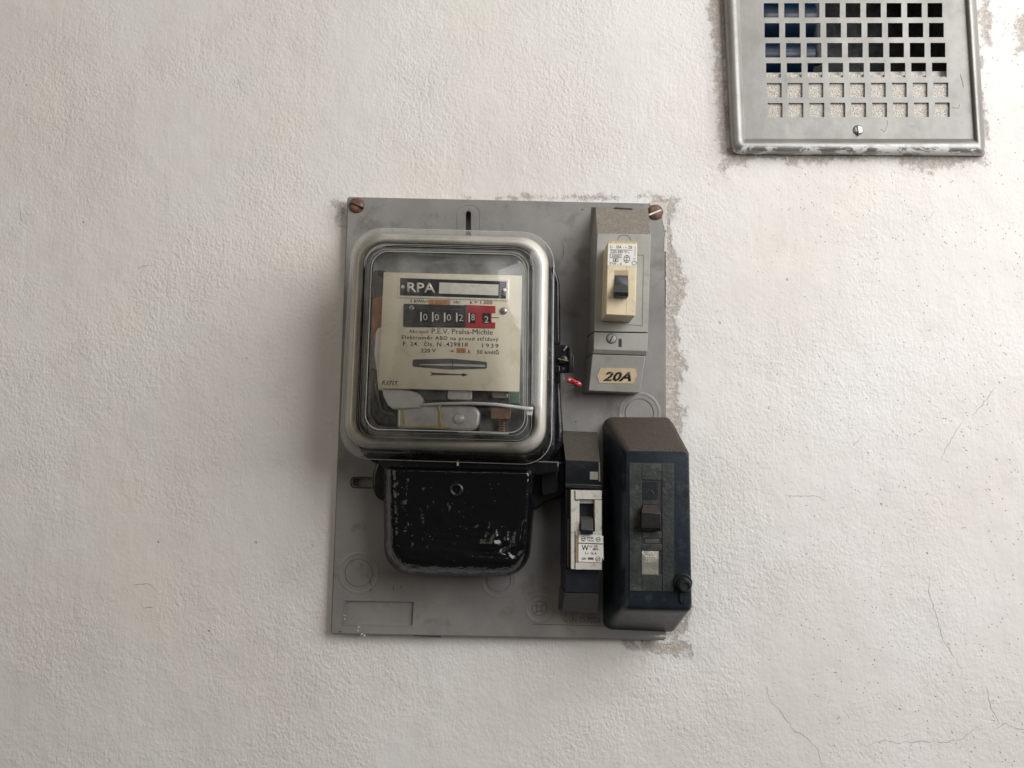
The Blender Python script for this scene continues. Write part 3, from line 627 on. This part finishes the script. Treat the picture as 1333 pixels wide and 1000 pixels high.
    s = dome('screw', 535.6, 401, 3.9, DD+1.6, 1.2, M_steel, dial, n=16, flat=0.3); bar('screw_slot', (533, 402.6), (538.4, 399.6), 0.8, DD+3.0, DD+1.6, M_dark, s)
    dome('screw', 655.6, 405, 5.0, DD+0.2, 1.8, M_steel, dial, n=18, flat=0.1)
    bar('index_line', (639, 413.3), (649.5, 413.8), 0.8, DD+0.3, DD-0.2, M_ink, dial)
    # printing
    def tx(s_, x0, x1, y0, y1, cap, m=M_ink_dial, off=0.0, sh=0.0, sp=1.0): text('lettering', s_, (x0, y0), (x1, y1), cap, DD, m, dial, th=0.18, off=off, shear=sh, space=sp)
    tx('1 kWh=', 534.8, 557.6, 394.0, 394.8, 4.5, off=0.006)
    slab('paper_patch', [(558, 389.8), (586.2, 390.6), (586, 397.2), (558, 396.4)], DD+0.25, DD-0.2, M_orange, dial)
    text('lettering', '1250', (562, 395.6), (581, 396.1), 4.9, DD+0.25, M_orange_ink, dial, th=0.15)
    tx('obr.', 590.2, 600.2, 395.0, 395.3, 4.3); tx('k = 1.000', 612, 641, 395.6, 396.5, 4.6, off=0.006)
    tx('Akc.spol.', 532.4, 558.7, 433.6, 434.2, 4.8); tx('P.E.V. Praha-Michle', 562, 641.5, 434.2, 435.8, 6.6)
    tx('Elektroměr ABD na proud střídavý', 523.2, 649, 441.4, 444.0, 4.8, off=0.006, sp=1.15)
    tx('F. 24.  čís. N .429818', 524.7, 609, 450.2, 451.4, 5.4, off=0.006, sp=1.1); tx('1939', 628, 649, 452.3, 453, 5.2, sp=1.25)
    tx('220 V', 548, 567.5, 458.8, 459.0, 5.0, off=0.006)
    slab('paper_patch', [(594.2, 453), (606.3, 453.2), (606.2, 459.9), (594.0, 459.6)], DD+0.25, DD-0.2, M_orange, dial)
    text('lettering', '10', (597, 459), (604.5, 459.2), 5.0, DD+0.25, M_orange_ink, dial, th=0.15)
    tx('A', 608.4, 612.4, 460.2, 460.4, 5.0, off=0.006); tx('50 kmitů', 620.9, 649, 460.6, 461.3, 5.0, off=0.006)
    tx('F.1717.', 497.2, 518, 501.0, 501.8, 5.6, m=M_ink, off=0.02, sh=0.25)
    tx('+', 585, 592, 459.8, 459.8, 5)
    # terminal cover
    def tl(q_, r, d): return PL(rr(q_, r, 9), d)
    a = tl([(499, 605), (698, 609), (688, 751.5), (500.5, 748)], [6, 6, 34, 36], 46)
    cap = [(514, 613), (687.5, 617), (681, 731), (519, 727)]
    loops = [back(a, BD+0.6, 1.5), back(a, 30, 1.0), a, tl([(501.5, 606), (695.5, 610), (687.5, 749), (504, 745)], [6, 6, 33, 34], 54), tl([(506, 608), (692, 612), (685, 741), (510, 737)], [6, 6, 27, 29], 62),
             tl([(510, 610.5), (689.5, 614.5), (683, 735), (515, 731)], [5, 5, 22, 23], 65.5), tl(cap, [4, 4, 17, 18], 66.6)]; L_ = []
    for lp_ in loops:                                         # finer outline so that the lumps read
        o_ = []
        for u_, v_ in zip(lp_, lp_[1:]+lp_[:1]): o_ += [u_.lerp(v_, t_/8) for t_ in range(8)] if (u_-v_).length > 0.02 else [u_]
        L_.append(o_)
    mn = min(len(x) for x in L_); loops = L_
    bm = bmesh.new(); rows = [[bm.verts.new(v) for v in L] for L in loops]; n = len(rows[0])
    for A, B in zip(rows, rows[1:]):
        for i in range(n): bm.faces.new((A[i], A[(i+1) % n], B[(i+1) % n], B[i]))
    # wrinkled face: concentric rings pulled towards the middle, displaced by lumps of old paint
    c = sum(loops[-1], Vector())/n; prev = rows[-1]; K = 56
    for k in range(1, K):
        s_ = 1-k/K; ring = []
        for v in loops[-1]:
            p = c+(v-c)*s_
            hgt = 0.8*mnoise.noise(Vector((p.x*50, p.z*60, 1))) + 0.55*mnoise.noise(Vector((p.x*130, p.z*120, 3))) + 0.5*mnoise.noise(Vector((p.x*270, p.z*240, 3)))
            e = min(1.0, k/3); corner = max(0, (p.x-c.x)/0.06)*max(0, (c.z-p.z)/0.05)
            p.y -= (e*(0.5*(1-s_*s_)+hgt*(0.85+3.4*min(1, 2.6*corner))))/1000
            ring.append(bm.verts.new(p))
        for i in range(n): bm.faces.new((prev[i], prev[(i+1) % n], ring[(i+1) % n], ring[i]))
        prev = ring
    bm.faces.new(prev)
    tc = finish('terminal_cover', bm, M_cover, T, smooth=50)
    # screw well
    cx, cy = 594, 638
    c0 = P(cx, cy, 66.8); k = 0.75*(D-0.067)/D/1000; lo = []
    for r, y in ((9.5, -0.3), (8.0, 0.9), (6.2, 1.1), (4.9, 0.2), (4.3, -2.2)):
        lo.append([c0+Vector((r*k*math.cos(2*math.pi*i/20), -y/1000-0.0008, r*k*math.sin(2*math.pi*i/20))) for i in range(20)])
    sw = loft('screw_well', lo, M_black, tc, cap0=False, cap1=False, smooth=60)
    dome('screw', 594.5, 639.5, 4.4, 65.0, 0.7, M_brass, tc, n=16, flat=0.5)
    tube('crescent_highlight', [P(x, y, 67.2) for x, y in ((590, 641.5), (592.5, 643.8), (596, 644.2), (599, 642), (600, 639.5))], [0.0003, 0.0007, 0.0009, 0.0006, 0.0002], M_sticker, tc, n=8)  # light crescent by the brass screw, highlight put into its colour
    slab('paint_chip', [(594.5, 602), (597, 601.5), (596.5, 606.5), (594.8, 606)], 66, 60, M_sticker, T)
    # sealing lug
    lug = slab('sealing_lug', [(714, 448.5), (736, 449), (743.8, 452), (744, 462), (747, 463), (746.6, 484.5), (735, 485.5), (714, 488)], 56, 50, M_black, T, bevel=0.6)
    slab('lug_flange', [(740.5, 452), (743.8, 453), (744, 485), (740.5, 485)], 59, 55, M_black, lug, bevel=0.5)
    slab('lug_rib', [(733, 456), (737, 450), (738.5, 450.6), (734.5, 457.5)], 59.0, 55.5, M_steel, lug, bevel=0.2)
    slab('lug_post', rect(716, 476, 729, 486), 57.5, 55, M_black, lug, bevel=0.8)
    s = dome('screw', 733, 468.5, 7.3, 56, 4.2, M_black, lug, n=20, flat=0.45); bar('screw_slot', (726.5, 467), (740, 470), 1.3, 60.5, 58, M_rust, s)
    dome('seal_hole', 733, 480.3, 2.2, 56, 0.3, M_ink, lug, n=12)
build_meter()

def build_seal():
    T = thing('wire_seal', 'small red plastic seal hanging on twisted wire from the lug right of the glass', 'seal', P(740, 490, 50))
    w1 = [(729.7, 475), (731.5, 482), (733, 490), (735, 497.5), (737, 501.5), (742, 504), (746.5, 503.6), (749.5, 501), (750.5, 498)]
    bm = bmesh.new()
    for ph in (0, math.pi):
        pts = []
        for (x0, y0), (x1, y1) in zip(w1, w1[1:]):
            for k in range(6):
                t = k/6; s_ = len(pts)*0.9+ph; pts.append(P(x0+(x1-x0)*t+0.6*math.cos(s_), y0+(y1-y0)*t+0.45*math.sin(s_), 55+0.4*math.sin(s_)))
        add_tube(bm, pts, 0.00042, 5)
    add_tube(bm, [P(x, y, 52) for x, y in ((730.5, 479), (731, 488), (733, 494), (736.5, 502))], 0.0004, 5)
    finish('twisted_wire', bm, M_wire, T, smooth=60)
    f = [(736.8, 494.5), (738.2, 491.2), (741.5, 490.4), (745, 492.2), (750, 495.0), (754.5, 496.6), (757.4, 499.2), (757.2, 502.4), (754.6, 504), (751, 502.6), (747.5, 500.6), (743, 498.8), (738.8, 498)]
    b = slab('seal_body', f, 58.5, 54.5, M_sealred, T, bevel=1.2, seg=3)
    dome('seal_eye', 741, 494.7, 1.7, 58.5, 0.3, M_steel, b, n=12); dome('seal_eye', 753.4, 499.7, 1.7, 58.5, 0.3, M_steel, b, n=12)
    slab('seal_rib', [(745, 494.6), (750, 497), (749, 499.4), (744.2, 497)], 59.3, 58, M_sealred, b, bevel=0.4)
build_seal()

# ------------------------------------------------------------------ grey breaker with the 20A sticker
def poly_hull(name, loops, m, parent, **k): return loft(name, loops, m, parent, **k)
def build_grey():
    T = thing('circuit_breaker', 'grey breaker housing with cream switch block, dark toggle and yellowed 20A sticker', 'circuit breaker', P(803, 400, BD), group='circuit breakers on the meter board')
    d1 = 46
    # housing as a side profile swept across: points (left px, right px, y px, depth)
    prof = [(775.8, 843.5, 269.4, 272.0, BD+0.4), (777.7, 847.3, 304.5, 305.6, d1), (773.6, 843.4, 431.5, 433.0, d1)]
    def prism(name, secs, m, par, side_d=BD+0.3, gl=0, gr=0, **k):
        """secs: list of (xl, xr, yl, yr, depth) down the face; sides run back to the board"""
        bm = bmesh.new(); fr = [(P(a, c, e), P(b, d_, e)) for a, b, c, d_, e in secs]; bk = []
        for l, r in fr: bk.append((Vector((l.x-gl/1000, -side_d/1000, l.z)), Vector((r.x+gr/1000, -side_d/1000, r.z))))
        F_ = [(bm.verts.new(l), bm.verts.new(r)) for l, r in fr]
        B_ = [(bm.verts.new(l), bm.verts.new(r)) for l, r in bk]
        for i in range(len(F_)-1):
            bm.faces.new((F_[i][0], F_[i][1], F_[i+1][1], F_[i+1][0])); bm.faces.new((B_[i][0], B_[i+1][0], B_[i+1][1], B_[i][1]))
            bm.faces.new((F_[i][0], F_[i+1][0], B_[i+1][0], B_[i][0])); bm.faces.new((F_[i][1], B_[i][1], B_[i+1][1], F_[i+1][1]))
        bm.faces.new((F_[0][0], B_[0][0], B_[0][1], F_[0][1])); bm.faces.new((F_[-1][0], F_[-1][1], B_[-1][1], B_[-1][0]))
        bmesh.ops.remove_doubles(bm, verts=bm.verts[:], dist=0.0003)
        return finish(name, bm, m, par, **k)
    globals()['prism'] = prism
    prism('housing', [(775.8, 843.5, 269.4, 272.0, BD+1.0), (777.7, 847.3, 304.5, 305.6, d1), (773.6, 843.6, 431.3, 432.6, d1)], M_grey, T, gl=4, bevel=0.6)
    prism('housing_panel', [(773.5, 843.3, 432.6, 434.0, d1), (772.9, 842.4, 455.0, 456.8, d1), (771.6, 841.6, 460.2, 462.8, d1-3.0)], M_grey, T, gl=4, bevel=0.4)
    lower = prism('lower_cover', [(771.4, 840.0, 461.2, 463.6, d1-1.6), (766.2, 832.8, 508.7, 511.3, 34)], M_grey, T, gl=4.5, bevel=0.5)
    bar('top_slit', (800, 270.6), (823.5, 272.0), 1.6, BD+3.6, BD+1, M_dark, T)
    # thin seam of the removable insert
    def seam(pts): 
        for a, b in zip(pts, pts[1:]): bar('panel_seam', a, b, 0.7, d1+0.12, d1-0.5, M_dark2, T)
    seam([(829, 332), (837.8, 332.3), (836, 424), (817, 422.8)])
    seam([(804, 312.5), (805.5, 308.5), (809, 306.2), (814, 306), (818.5, 308), (821, 312.8)])
    # cream switch block
    d2 = 80
    f = PL([(791.2, 317), (829.6, 318.4), (827, 411), (788.8, 409.6)], d2)
    b = back(f, d1-1, 0.8)
    # chamfered head above the label
    bm = bmesh.new()
    blk = prism('switch_block', [(792.2, 829.0, 313.2, 314.6, d2-3), (791.2, 829.6, 316.6, 318.0, d2), (788.8, 827.0, 409.6, 411.3, d2)], M_cream, T, side_d=d1-0.5, gl=0.8, gr=0, bevel=0.7, seg=3); bm.free()
    bar('block_seam', (815.5, 345), (815.2, 410.4), 0.5, d2+0.08, d2-0.4, simple('cream_seam', (0.40, 0.32, 0.19), 0.6), blk)
    # toggle well as a flat patch, its shade put into darker cream, and toggle
    mw = simple('shaded_cream', (0.40, 0.335, 0.20), 0.45)
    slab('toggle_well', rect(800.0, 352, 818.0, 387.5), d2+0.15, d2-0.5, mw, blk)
    tg = prism('toggle', [(800.6, 817.6, 358.2, 358.6, d2+0.5), (800.4, 817.8, 370.5, 371, d2+2.5), (799.6, 818.2, 380.0, 380.5, d2+10.0), (799.8, 818.0, 385.6, 386.0, d2+8.5)], M_toggle, blk, side_d=d2, bevel=0.5)
    # printed label
    lb = slab('rating_label', [(791.8, 318.2), (828.8, 319.4), (828.0, 346.4), (790.9, 345.6)], d2+0.2, d2-0.2, M_paper, blk)
    def t(s_, x0, x1, y, cap, **k): text('lettering', s_, (x0, y), (x1, y+0.02*(x1-x0)), cap, d2+0.2, M_ink, lb, th=0.12, **k)
    t('U - 20A - ~ ZB', 794.3, 823, 323.3, 3.8); bar('rule', (794, 324.9), (823.5, 325.8), 0.5, d2+0.35, d2, M_ink, lb)
    t('220/380 V~', 794.3, 819, 329.3, 3.6)
    def frame(x0, y0, x1, y1):
        for a, b_ in (((x0, y0), (x1, y0)), ((x1, y0), (x1, y1)), ((x1, y1), (x0, y1)), ((x0, y1), (x0, y0))): bar('rule', a, b_, 0.6, d2+0.35, d2, M_ink, lb)
    frame(794.3, 330.8, 808.6, 335.6); t('6000', 796.6, 806.6, 334.6, 2.8); frame(798.4, 337, 804.6, 340.6); t('1', 800.5, 802.3, 340.0, 2.3)
    t('TYP - II', 793.6, 809, 345.0, 3.2)
    c = P(816, 337.2, d2+0.2); k_ = 0.75*(D-0.08)/D/1000
    ring = [c+Vector((3.7*k_*math.cos(a), -0.0001, 5.0*k_*math.sin(a))) for a in [2*math.pi*i/24 for i in range(25)]]
    bm = bmesh.new(); add_tube(bm, ring, 0.00022, 5); add_tube(bm, [c+Vector((0, -0.0001, -5*k_)), c+Vector((0, -0.0001, 5*k_))], 0.0002, 5); add_tube(bm, [c+Vector((-2.2*k_, -0.0001, -2*k_)), c+Vector((2.2*k_, -0.0001, -2*k_))], 0.0002, 5); add_tube(bm, [c+Vector((-2.2*k_, -0.0001, 2*k_)), c+Vector((2.2*k_, -0.0001, 2*k_))], 0.0002, 5)
    c2 = P(825.6, 342.6, d2+0.2); add_tube(bm, [c2+Vector((2.9*k_*math.cos(a), -0.0001, 2.6*k_*math.sin(a))) for a in [2*math.pi*i/16 for i in range(17)]], 0.0002, 5)
    add_tube(bm, [P(826.8, 320.5, d2+0.25), P(826.5, 333.5, d2+0.25)], 0.00015, 5); add_tube(bm, [P(824.8, 336, d2+0.25), P(826, 338, d2+0.25), P(827.2, 336, d2+0.25)], 0.0002, 5)
    finish('printed_marks', bm, M_ink, lb, smooth=0)
    # cover screw and slot
    sc_ = dome('screw', 796, 440.8, 6.2, d1-0.5, 1.4, M_grey, T, n=22, flat=0.7)
    bar('screw_slot', (793.8, 444.8), (798.4, 436.8), 1.1, d1+1.2, d1, M_dark, sc_)
    c = P(796, 440.8, d1+0.1); k_ = 0.75*(D-d1/1000)/D/1000; bm = bmesh.new()
    add_tube(bm, [c+Vector((6.4*k_*math.cos(a), 0, 6.4*k_*math.sin(a))) for a in [2*math.pi*i/24 for i in range(25)]], 0.00035, 5); finish('screw_recess', bm, M_dark, T, smooth=60)
    slab('indicator_slot', [(805.4, 441.2), (809.4, 441.3), (809.2, 451.8), (805.2, 451.6)], d1+0.15, d1-0.5, M_ink, T)
    # handwritten sticker on the sloping cover
    def dl(y): return d1-1.6 + (34-(d1-1.6))*(y-461.5)/47.5
    oc = [(777.3, 489.5), (780.2, 482.5), (782, 479), (826.8, 479.8), (828, 483), (829.3, 489), (826.4, 495), (824.5, 499.4), (779.9, 498.8), (779.0, 494.5)]
    bm = bmesh.new(); fr = [bm.verts.new(P(x, y, dl(y-(x-771)*0.036)+0.35)) for x, y in oc]; bk = [bm.verts.new(P(x, y, dl(y-(x-771)*0.036)-0.3)) for x, y in oc]; n = len(fr)
    bm.faces.new(fr); bm.faces.new(bk)
    for i in range(n): bm.faces.new((fr[i], fr[(i+1) % n], bk[(i+1) % n], bk[i]))
    st = finish('paper_sticker', bm, M_sticker, T, smooth=0)
    text('handwritten_lettering', '20A', (785.3, 495.3), (821.5, 495.8), 11.4, (dl(482.8)+0.55, dl(494.2)+0.55), M_ink, st, th=0.12, shear=0.35, off=0.028)
build_grey()

# ------------------------------------------------------------------ narrow black breaker with white switch
def build_mid():
    T = thing('circuit_breaker', 'narrow black breaker with white toggle frame and W label beside the wide black box', 'circuit breaker', P(757, 680, BD), group='circuit breakers on the meter board')
    d1, d2 = 50, 58
    prism('housing', [(731.8, 777.0, 560.6, 562.6, BD+1.0), (736.2, 781.0, 599, 600.2, d1), (736.0, 782.0, 628, 629, d1), (736.0, 782.4, 637, 638, d1-3)], M_bak, T, gl=2.5, bevel=0.6)
    slab('ledge', [(735.8, 630.0), (783.2, 631.6), (783.0, 636.6), (736.0, 634.8)], d1+4, d1-5, M_bak, T, bevel=0.6)
    slab('indicator_window', [(768, 614), (778.6, 614.4), (778.4, 624.6), (767.8, 624.2)], d1+0.6, d1-0.4, simple('clouded_window', (0.28, 0.275, 0.25), 0.4), T)
    slab('window_edge', [(779.4, 602), (781, 602), (781.4, 627), (779.6, 627)], d1+0.6, d1-0.4, simple('light_edge', (0.22, 0.20, 0.16), 0.5), T)
    prism('housing', [(736.6, 783, 637.6, 638.6, d1-2), (736.2, 781.4, 742, 743.0, d1-2)], M_bak, T, gl=3, bevel=0.4)
    prism('lower_block', [(736.4, 781.4, 741.6, 742.4, d1+1), (735.8, 780.6, 771, 772, d1+1)], simple('dark_blue_black_bakelite', (0.010, 0.013, 0.021), 0.38, 0, 0.2, 60, 0.05, 600), T, gl=2.5, bevel=0.5)
    prism('lower_cover', [(735.2, 780.2, 771.8, 772.8, d1), (731.6, 778.2, 796.8, 798.4, 30)], simple('grey_bakelite', (0.038, 0.040, 0.040), 0.42, 0, 0.2, 60, 0.1, 600), T, gl=3, bevel=0.6)  # lower cover in a lighter grey than the block above
    # white frame built of four rails round the toggle well, plus the lower plate
    def piece(nm, x0, y0, x1, y1, d, m=M_white, par=T, bv=0.35): return slab(nm, [(x0, y0), (x1, y0+0.4), (x1, y1+0.4), (x0, y1)], d, d1-3, m, par, bevel=bv)
    fr = piece('switch_frame', 743.2, 638, 754.2, 741, d2); 
    piece('frame_rail', 748.6, 638.4, 783.2, 650, d2+0.6, par=fr); piece('frame_rail', 774.2, 650.6, 783.3, 696, d2, par=fr)
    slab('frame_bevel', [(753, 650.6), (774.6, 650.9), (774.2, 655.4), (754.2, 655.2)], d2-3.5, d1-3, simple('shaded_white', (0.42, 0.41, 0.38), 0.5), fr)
    piece('frame_rail', 748.8, 692, 783.4, 741.6, d2+0.4, par=fr)
    bar('frame_gap', (748.9, 692), (748.7, 740), 0.7, d2+0.6, d2, M_dark, fr); bar('frame_gap', (748.7, 638.6), (749, 651), 0.7, d2+0.8, d2, M_dark, fr); bar('frame_gap', (749, 650.9), (754, 651.2), 0.7, d2+0.8, d2, M_dark, fr)
    slab('toggle_well', rect(754, 651, 774.4, 693), d1-1.5, d1-4, M_toggle, T)
    prism('toggle', [(754.8, 771.2, 672.2, 672.4, d1+2), (755.6, 772.4, 676, 676.3, d1+8), (756.2, 772.4, 690, 690.2, d2+6), (756.2, 771.8, 695.6, 695.8, d2+4.5)], M_toggle, T, side_d=d1-1, bevel=0.5)
    bar('side_slot', (739.6, 676), (739.2, 738.6), 1.3, d1-1.4, d1-4, simple('grey_line', (0.14, 0.135, 0.12), 0.4), T)
    slab('label_glue', [(749.8, 696.6), (753.6, 696.8), (753.4, 732.6), (749.6, 732.2)], d2+0.7, d2, simple('brown_glue', (0.27, 0.20, 0.12), 0.7), T)
    lb = slab('rating_label', [(753.2, 696.6), (785.2, 697.8), (785.6, 722), (785.8, 729.8), (783.8, 726), (783.4, 732.4), (752.9, 731.2)], d2+1.2, d2+0.3, M_paper, T, bevel=0.1)
    def t(s_, x0, x1, y, cap, **k): text('lettering', s_, (x0, y), (x1, y+0.035*(x1-x0)), cap, d2+1.2, M_ink, lb, th=0.12, **k)
    bar('rule', (753, 707.1), (785, 708.2), 1.1, d2+1.4, d2+1, M_ink, lb)
    t('W', 757, 766.4, 716.2, 6.8, off=0.015); t('TYP', 766.6, 770.6, 712.8, 2.4); t('25', 773, 778, 712.4, 2.6, off=0.02); t('380V~', 771.4, 780.4, 716.2, 2.8, off=0.02)
    t('L~', 762, 766.6, 721.6, 3.2, off=0.02); t('16 A', 769.4, 776.8, 722.0, 3.4, off=0.02)
    t('220V~', 757, 764.4, 728.6, 2.8, off=0.02); slab('rule', [(765.6, 725.6), (772.6, 725.9), (772.5, 728.9), (765.5, 728.6)], d2+1.4, d2+1, simple('ink_box', (0.10, 0.095, 0.085), 0.6), lb)
    t('Moeller'[:0] or 'WNR', 764, 772.4, 701.2, 2.2, off=0.02); t('TYP LS', 764.4, 772.6, 704.8, 2.1, off=0.02); t('ESC', 757, 761.6, 705.0, 2.2)
    bm = bmesh.new(); k_ = 0.75*(D-0.06)/D/1000
    for cx, cy, r in ((778.4, 727.6, 2.8), (778.8, 702.2, 2.7), (759.6, 701.2, 2.4)):
        c = P(cx, cy, d2+1.25); add_tube(bm, [c+Vector((r*k_*math.cos(a), -0.0001, r*k_*math.sin(a))) for a in [2*math.pi*i/16 for i in range(17)]], 0.0002, 5)
        add_tube(bm, [c+Vector((-r*k_*0.7, -0.0001, 0)), c+Vector((r*k_*0.7, -0.0001, 0))], 0.00025, 5)
    finish('printed_marks', bm, M_ink, lb, smooth=0)
    for x, y, r in ((748, 575.6, 1.7),):
        dome('paint_speck', x, y, r, 25, 0.8, M_paper, T, n=8)
build_mid()

# ------------------------------------------------------------------ wide black breaker box
def build_wide():
    T = thing('circuit_breaker', 'wide black bakelite breaker box with dusty brown sloping top and round knob at lower right', 'circuit breaker', P(842, 685, BD), group='circuit breakers on the meter board')
    d1 = 76
    L = [PL(rr([(785, 543), (874, 543.5), (881, 823), (785, 819)], [13, 8, 10, 13], 6), BD+0.6),
         PL(rr([(787, 547), (878, 548), (884, 819), (790, 815)], [13, 9, 10, 12], 6), BD+9),
         PL(rr([(809, 578), (894.5, 579), (899, 799), (807.5, 797)], [10, 9, 9, 8], 6), 67),
         PL(rr([(813, 583), (896.8, 584), (900.8, 796), (811, 794.5)], [9, 8, 8, 7], 6), 73),
         PL(rr([(815.5, 587), (896, 588), (899.8, 792.5), (813.5, 791)], [7, 7, 7, 6], 6), 75.6),
         PL(rr([(818, 590.5), (893.8, 591.5), (897.4, 789.5), (816.4, 788)], [5, 5, 5, 5], 6), d1)]
    loft('housing', L, M_bak_frame, T, smooth=32)
    # inset face: strips with real joints and openings between them
    def fx(y): return (y-602)/168                        # small lean of the verticals
    def strip(nm, x0, y0, x1, y1, d=d1+0.9, m=M_bak_green, par=T, bv=0.25):
        return slab(nm, [(x0+0.3*fx(y0), y0), (x1+0.4*fx(y0), y0+0.02*(x1-x0)), (x1+0.6*fx(y1), y1+0.02*(x1-x0)), (x0+0.4*fx(y1), y1)], d, d1-2, m, par, bevel=bv)
    strip('face_bed', 818.2, 602, 877.4, 770, d=d1+0.1, m=M_ink)
    strip('face_strip', 819.4, 603.4, 834.9, 769.2); strip('face_strip', 861.9, 604.4, 876.2, 769.6)
    strip('face_strip', 835.6, 603.6, 861.2, 624.6); strip('face_strip', 835.6, 692.0, 861.2, 700.2); strip('face_strip', 835.6, 708.4, 861.2, 716.6); strip('face_strip', 835.6, 748, 861.2, 769.4)
    # opening with toggle
    slab('toggle_bed', rect(836, 627.5, 856, 652), d1+0.3, d1-1, M_bak_plain, T); 
    c = P(846, 643.5, d1+0.4); k_ = 0.75*(D-d1/1000)/D/1000; bm = bmesh.new()
    add_tube(bm, [c+Vector((5*k_*math.cos(a), 0, 5*k_*math.sin(a))) for a in [2*math.pi*i/24 for i in range(25)]], 0.0003, 5); finish('moulded_ring', bm, M_bak_green, T, smooth=60)
    slab('toggle_ledge', [(836, 651.2), (857, 651.8), (857, 657), (836, 656.6)], d1+0.7, d1-1, M_bak_green, T, bevel=0.2)
    prism('toggle', [(837.0, 855.5, 656.8, 657.4, d1+0.7), (835.4, 860.4, 667.0, 668.4, d1+10.5), (835.0, 860.2, 687.5, 688, d1+11), (837.0, 860.0, 691.4, 691.6, d1+8)], simple('brown_black_toggle', (0.009, 0.008, 0.008), 0.35, 0, 0.3, 150, 0.15, 300, dust=(0.032, 0.025, 0.021)), T, side_d=d1, bevel=1.2, seg=3)
    slab('slide_insert', rect(839.5, 701.6, 858, 707), d1+0.5, d1-1, simple('grey_insert', (0.07, 0.068, 0.062), 0.4), T, bevel=0.2)
    g = G('worn_tin_plate'); cc = g.mix(g.ramp(g.noise(60, 4), 0.35, 0.65), (0.42, 0.40, 0.34), (0.80, 0.76, 0.64)); mt = g.out(cc, 0.3, 0.75, g.bump(g.noise(200, 3), 0.0004))
    k0 = []
    for i in range(9):
        t_ = i/8; y = 717.2+30.4*t_; dd = d1+0.2+0.9*math.sin(t_*math.pi)
        k0.append((835.8, 857.2, y, y+0.4, dd))
    pl = prism('rating_plate', k0, mt, T, side_d=d1-0.8, smooth=60)
    mp = simple('pale_stamping', (0.62, 0.58, 0.48), 0.4, 0.3)
    text('stamped_lettering', '6 A', (842.4, 722.8), (852.2, 723.0), 4.8, d1+1.0, mp, pl, th=0.25); bar('stamped_rule', (839, 725), (854, 725.3), 0.6, d1+1.3, d1+0.9, mp, pl)
    text('stamped_lettering', '250V', (839.2, 731.8), (853.4, 732.2), 5.2, d1+1.1, mp, pl, th=0.25)
    # knob with its tab
    kb = bmesh.new(); cc = P(888.2, 758.8, d1); k_ = 0.75*(D-d1/1000)/D/1000; Lk = []
    for r, y, ox, oz in ((12.6, -1, 0, 0), (12.4, 1.5, .1, 0), (11.0, 2.8, .3, -.3), (9.6, 2.2, .6, -.6), (8.9, 3.5, .8, -.9), (8.4, 7, 1.3, -1.5), (7.2, 8.2, 1.6, -1.8), (4.6, 8.3, 1.8, -2), (4.0, 7.2, 1.8, -2), (0.3, 7.1, 1.8, -2)):
        Lk.append([cc+Vector(((r*math.cos(a)+ox)*k_, -y/1000, (r*math.sin(a)+oz)*k_)) for a in [2*math.pi*i/28 for i in range(28)]])
    kb.free(); kn = loft('knob', Lk, M_bak_plain, T, smooth=40)
    slab('knob_tab', rr([(884.6, 770.5), (893, 771), (893, 786), (885.4, 785.4)], [1, 1, 4, 4], 5), d1+1.6, d1-0.5, M_bak_plain, kn, bevel=0.5)
build_wide()
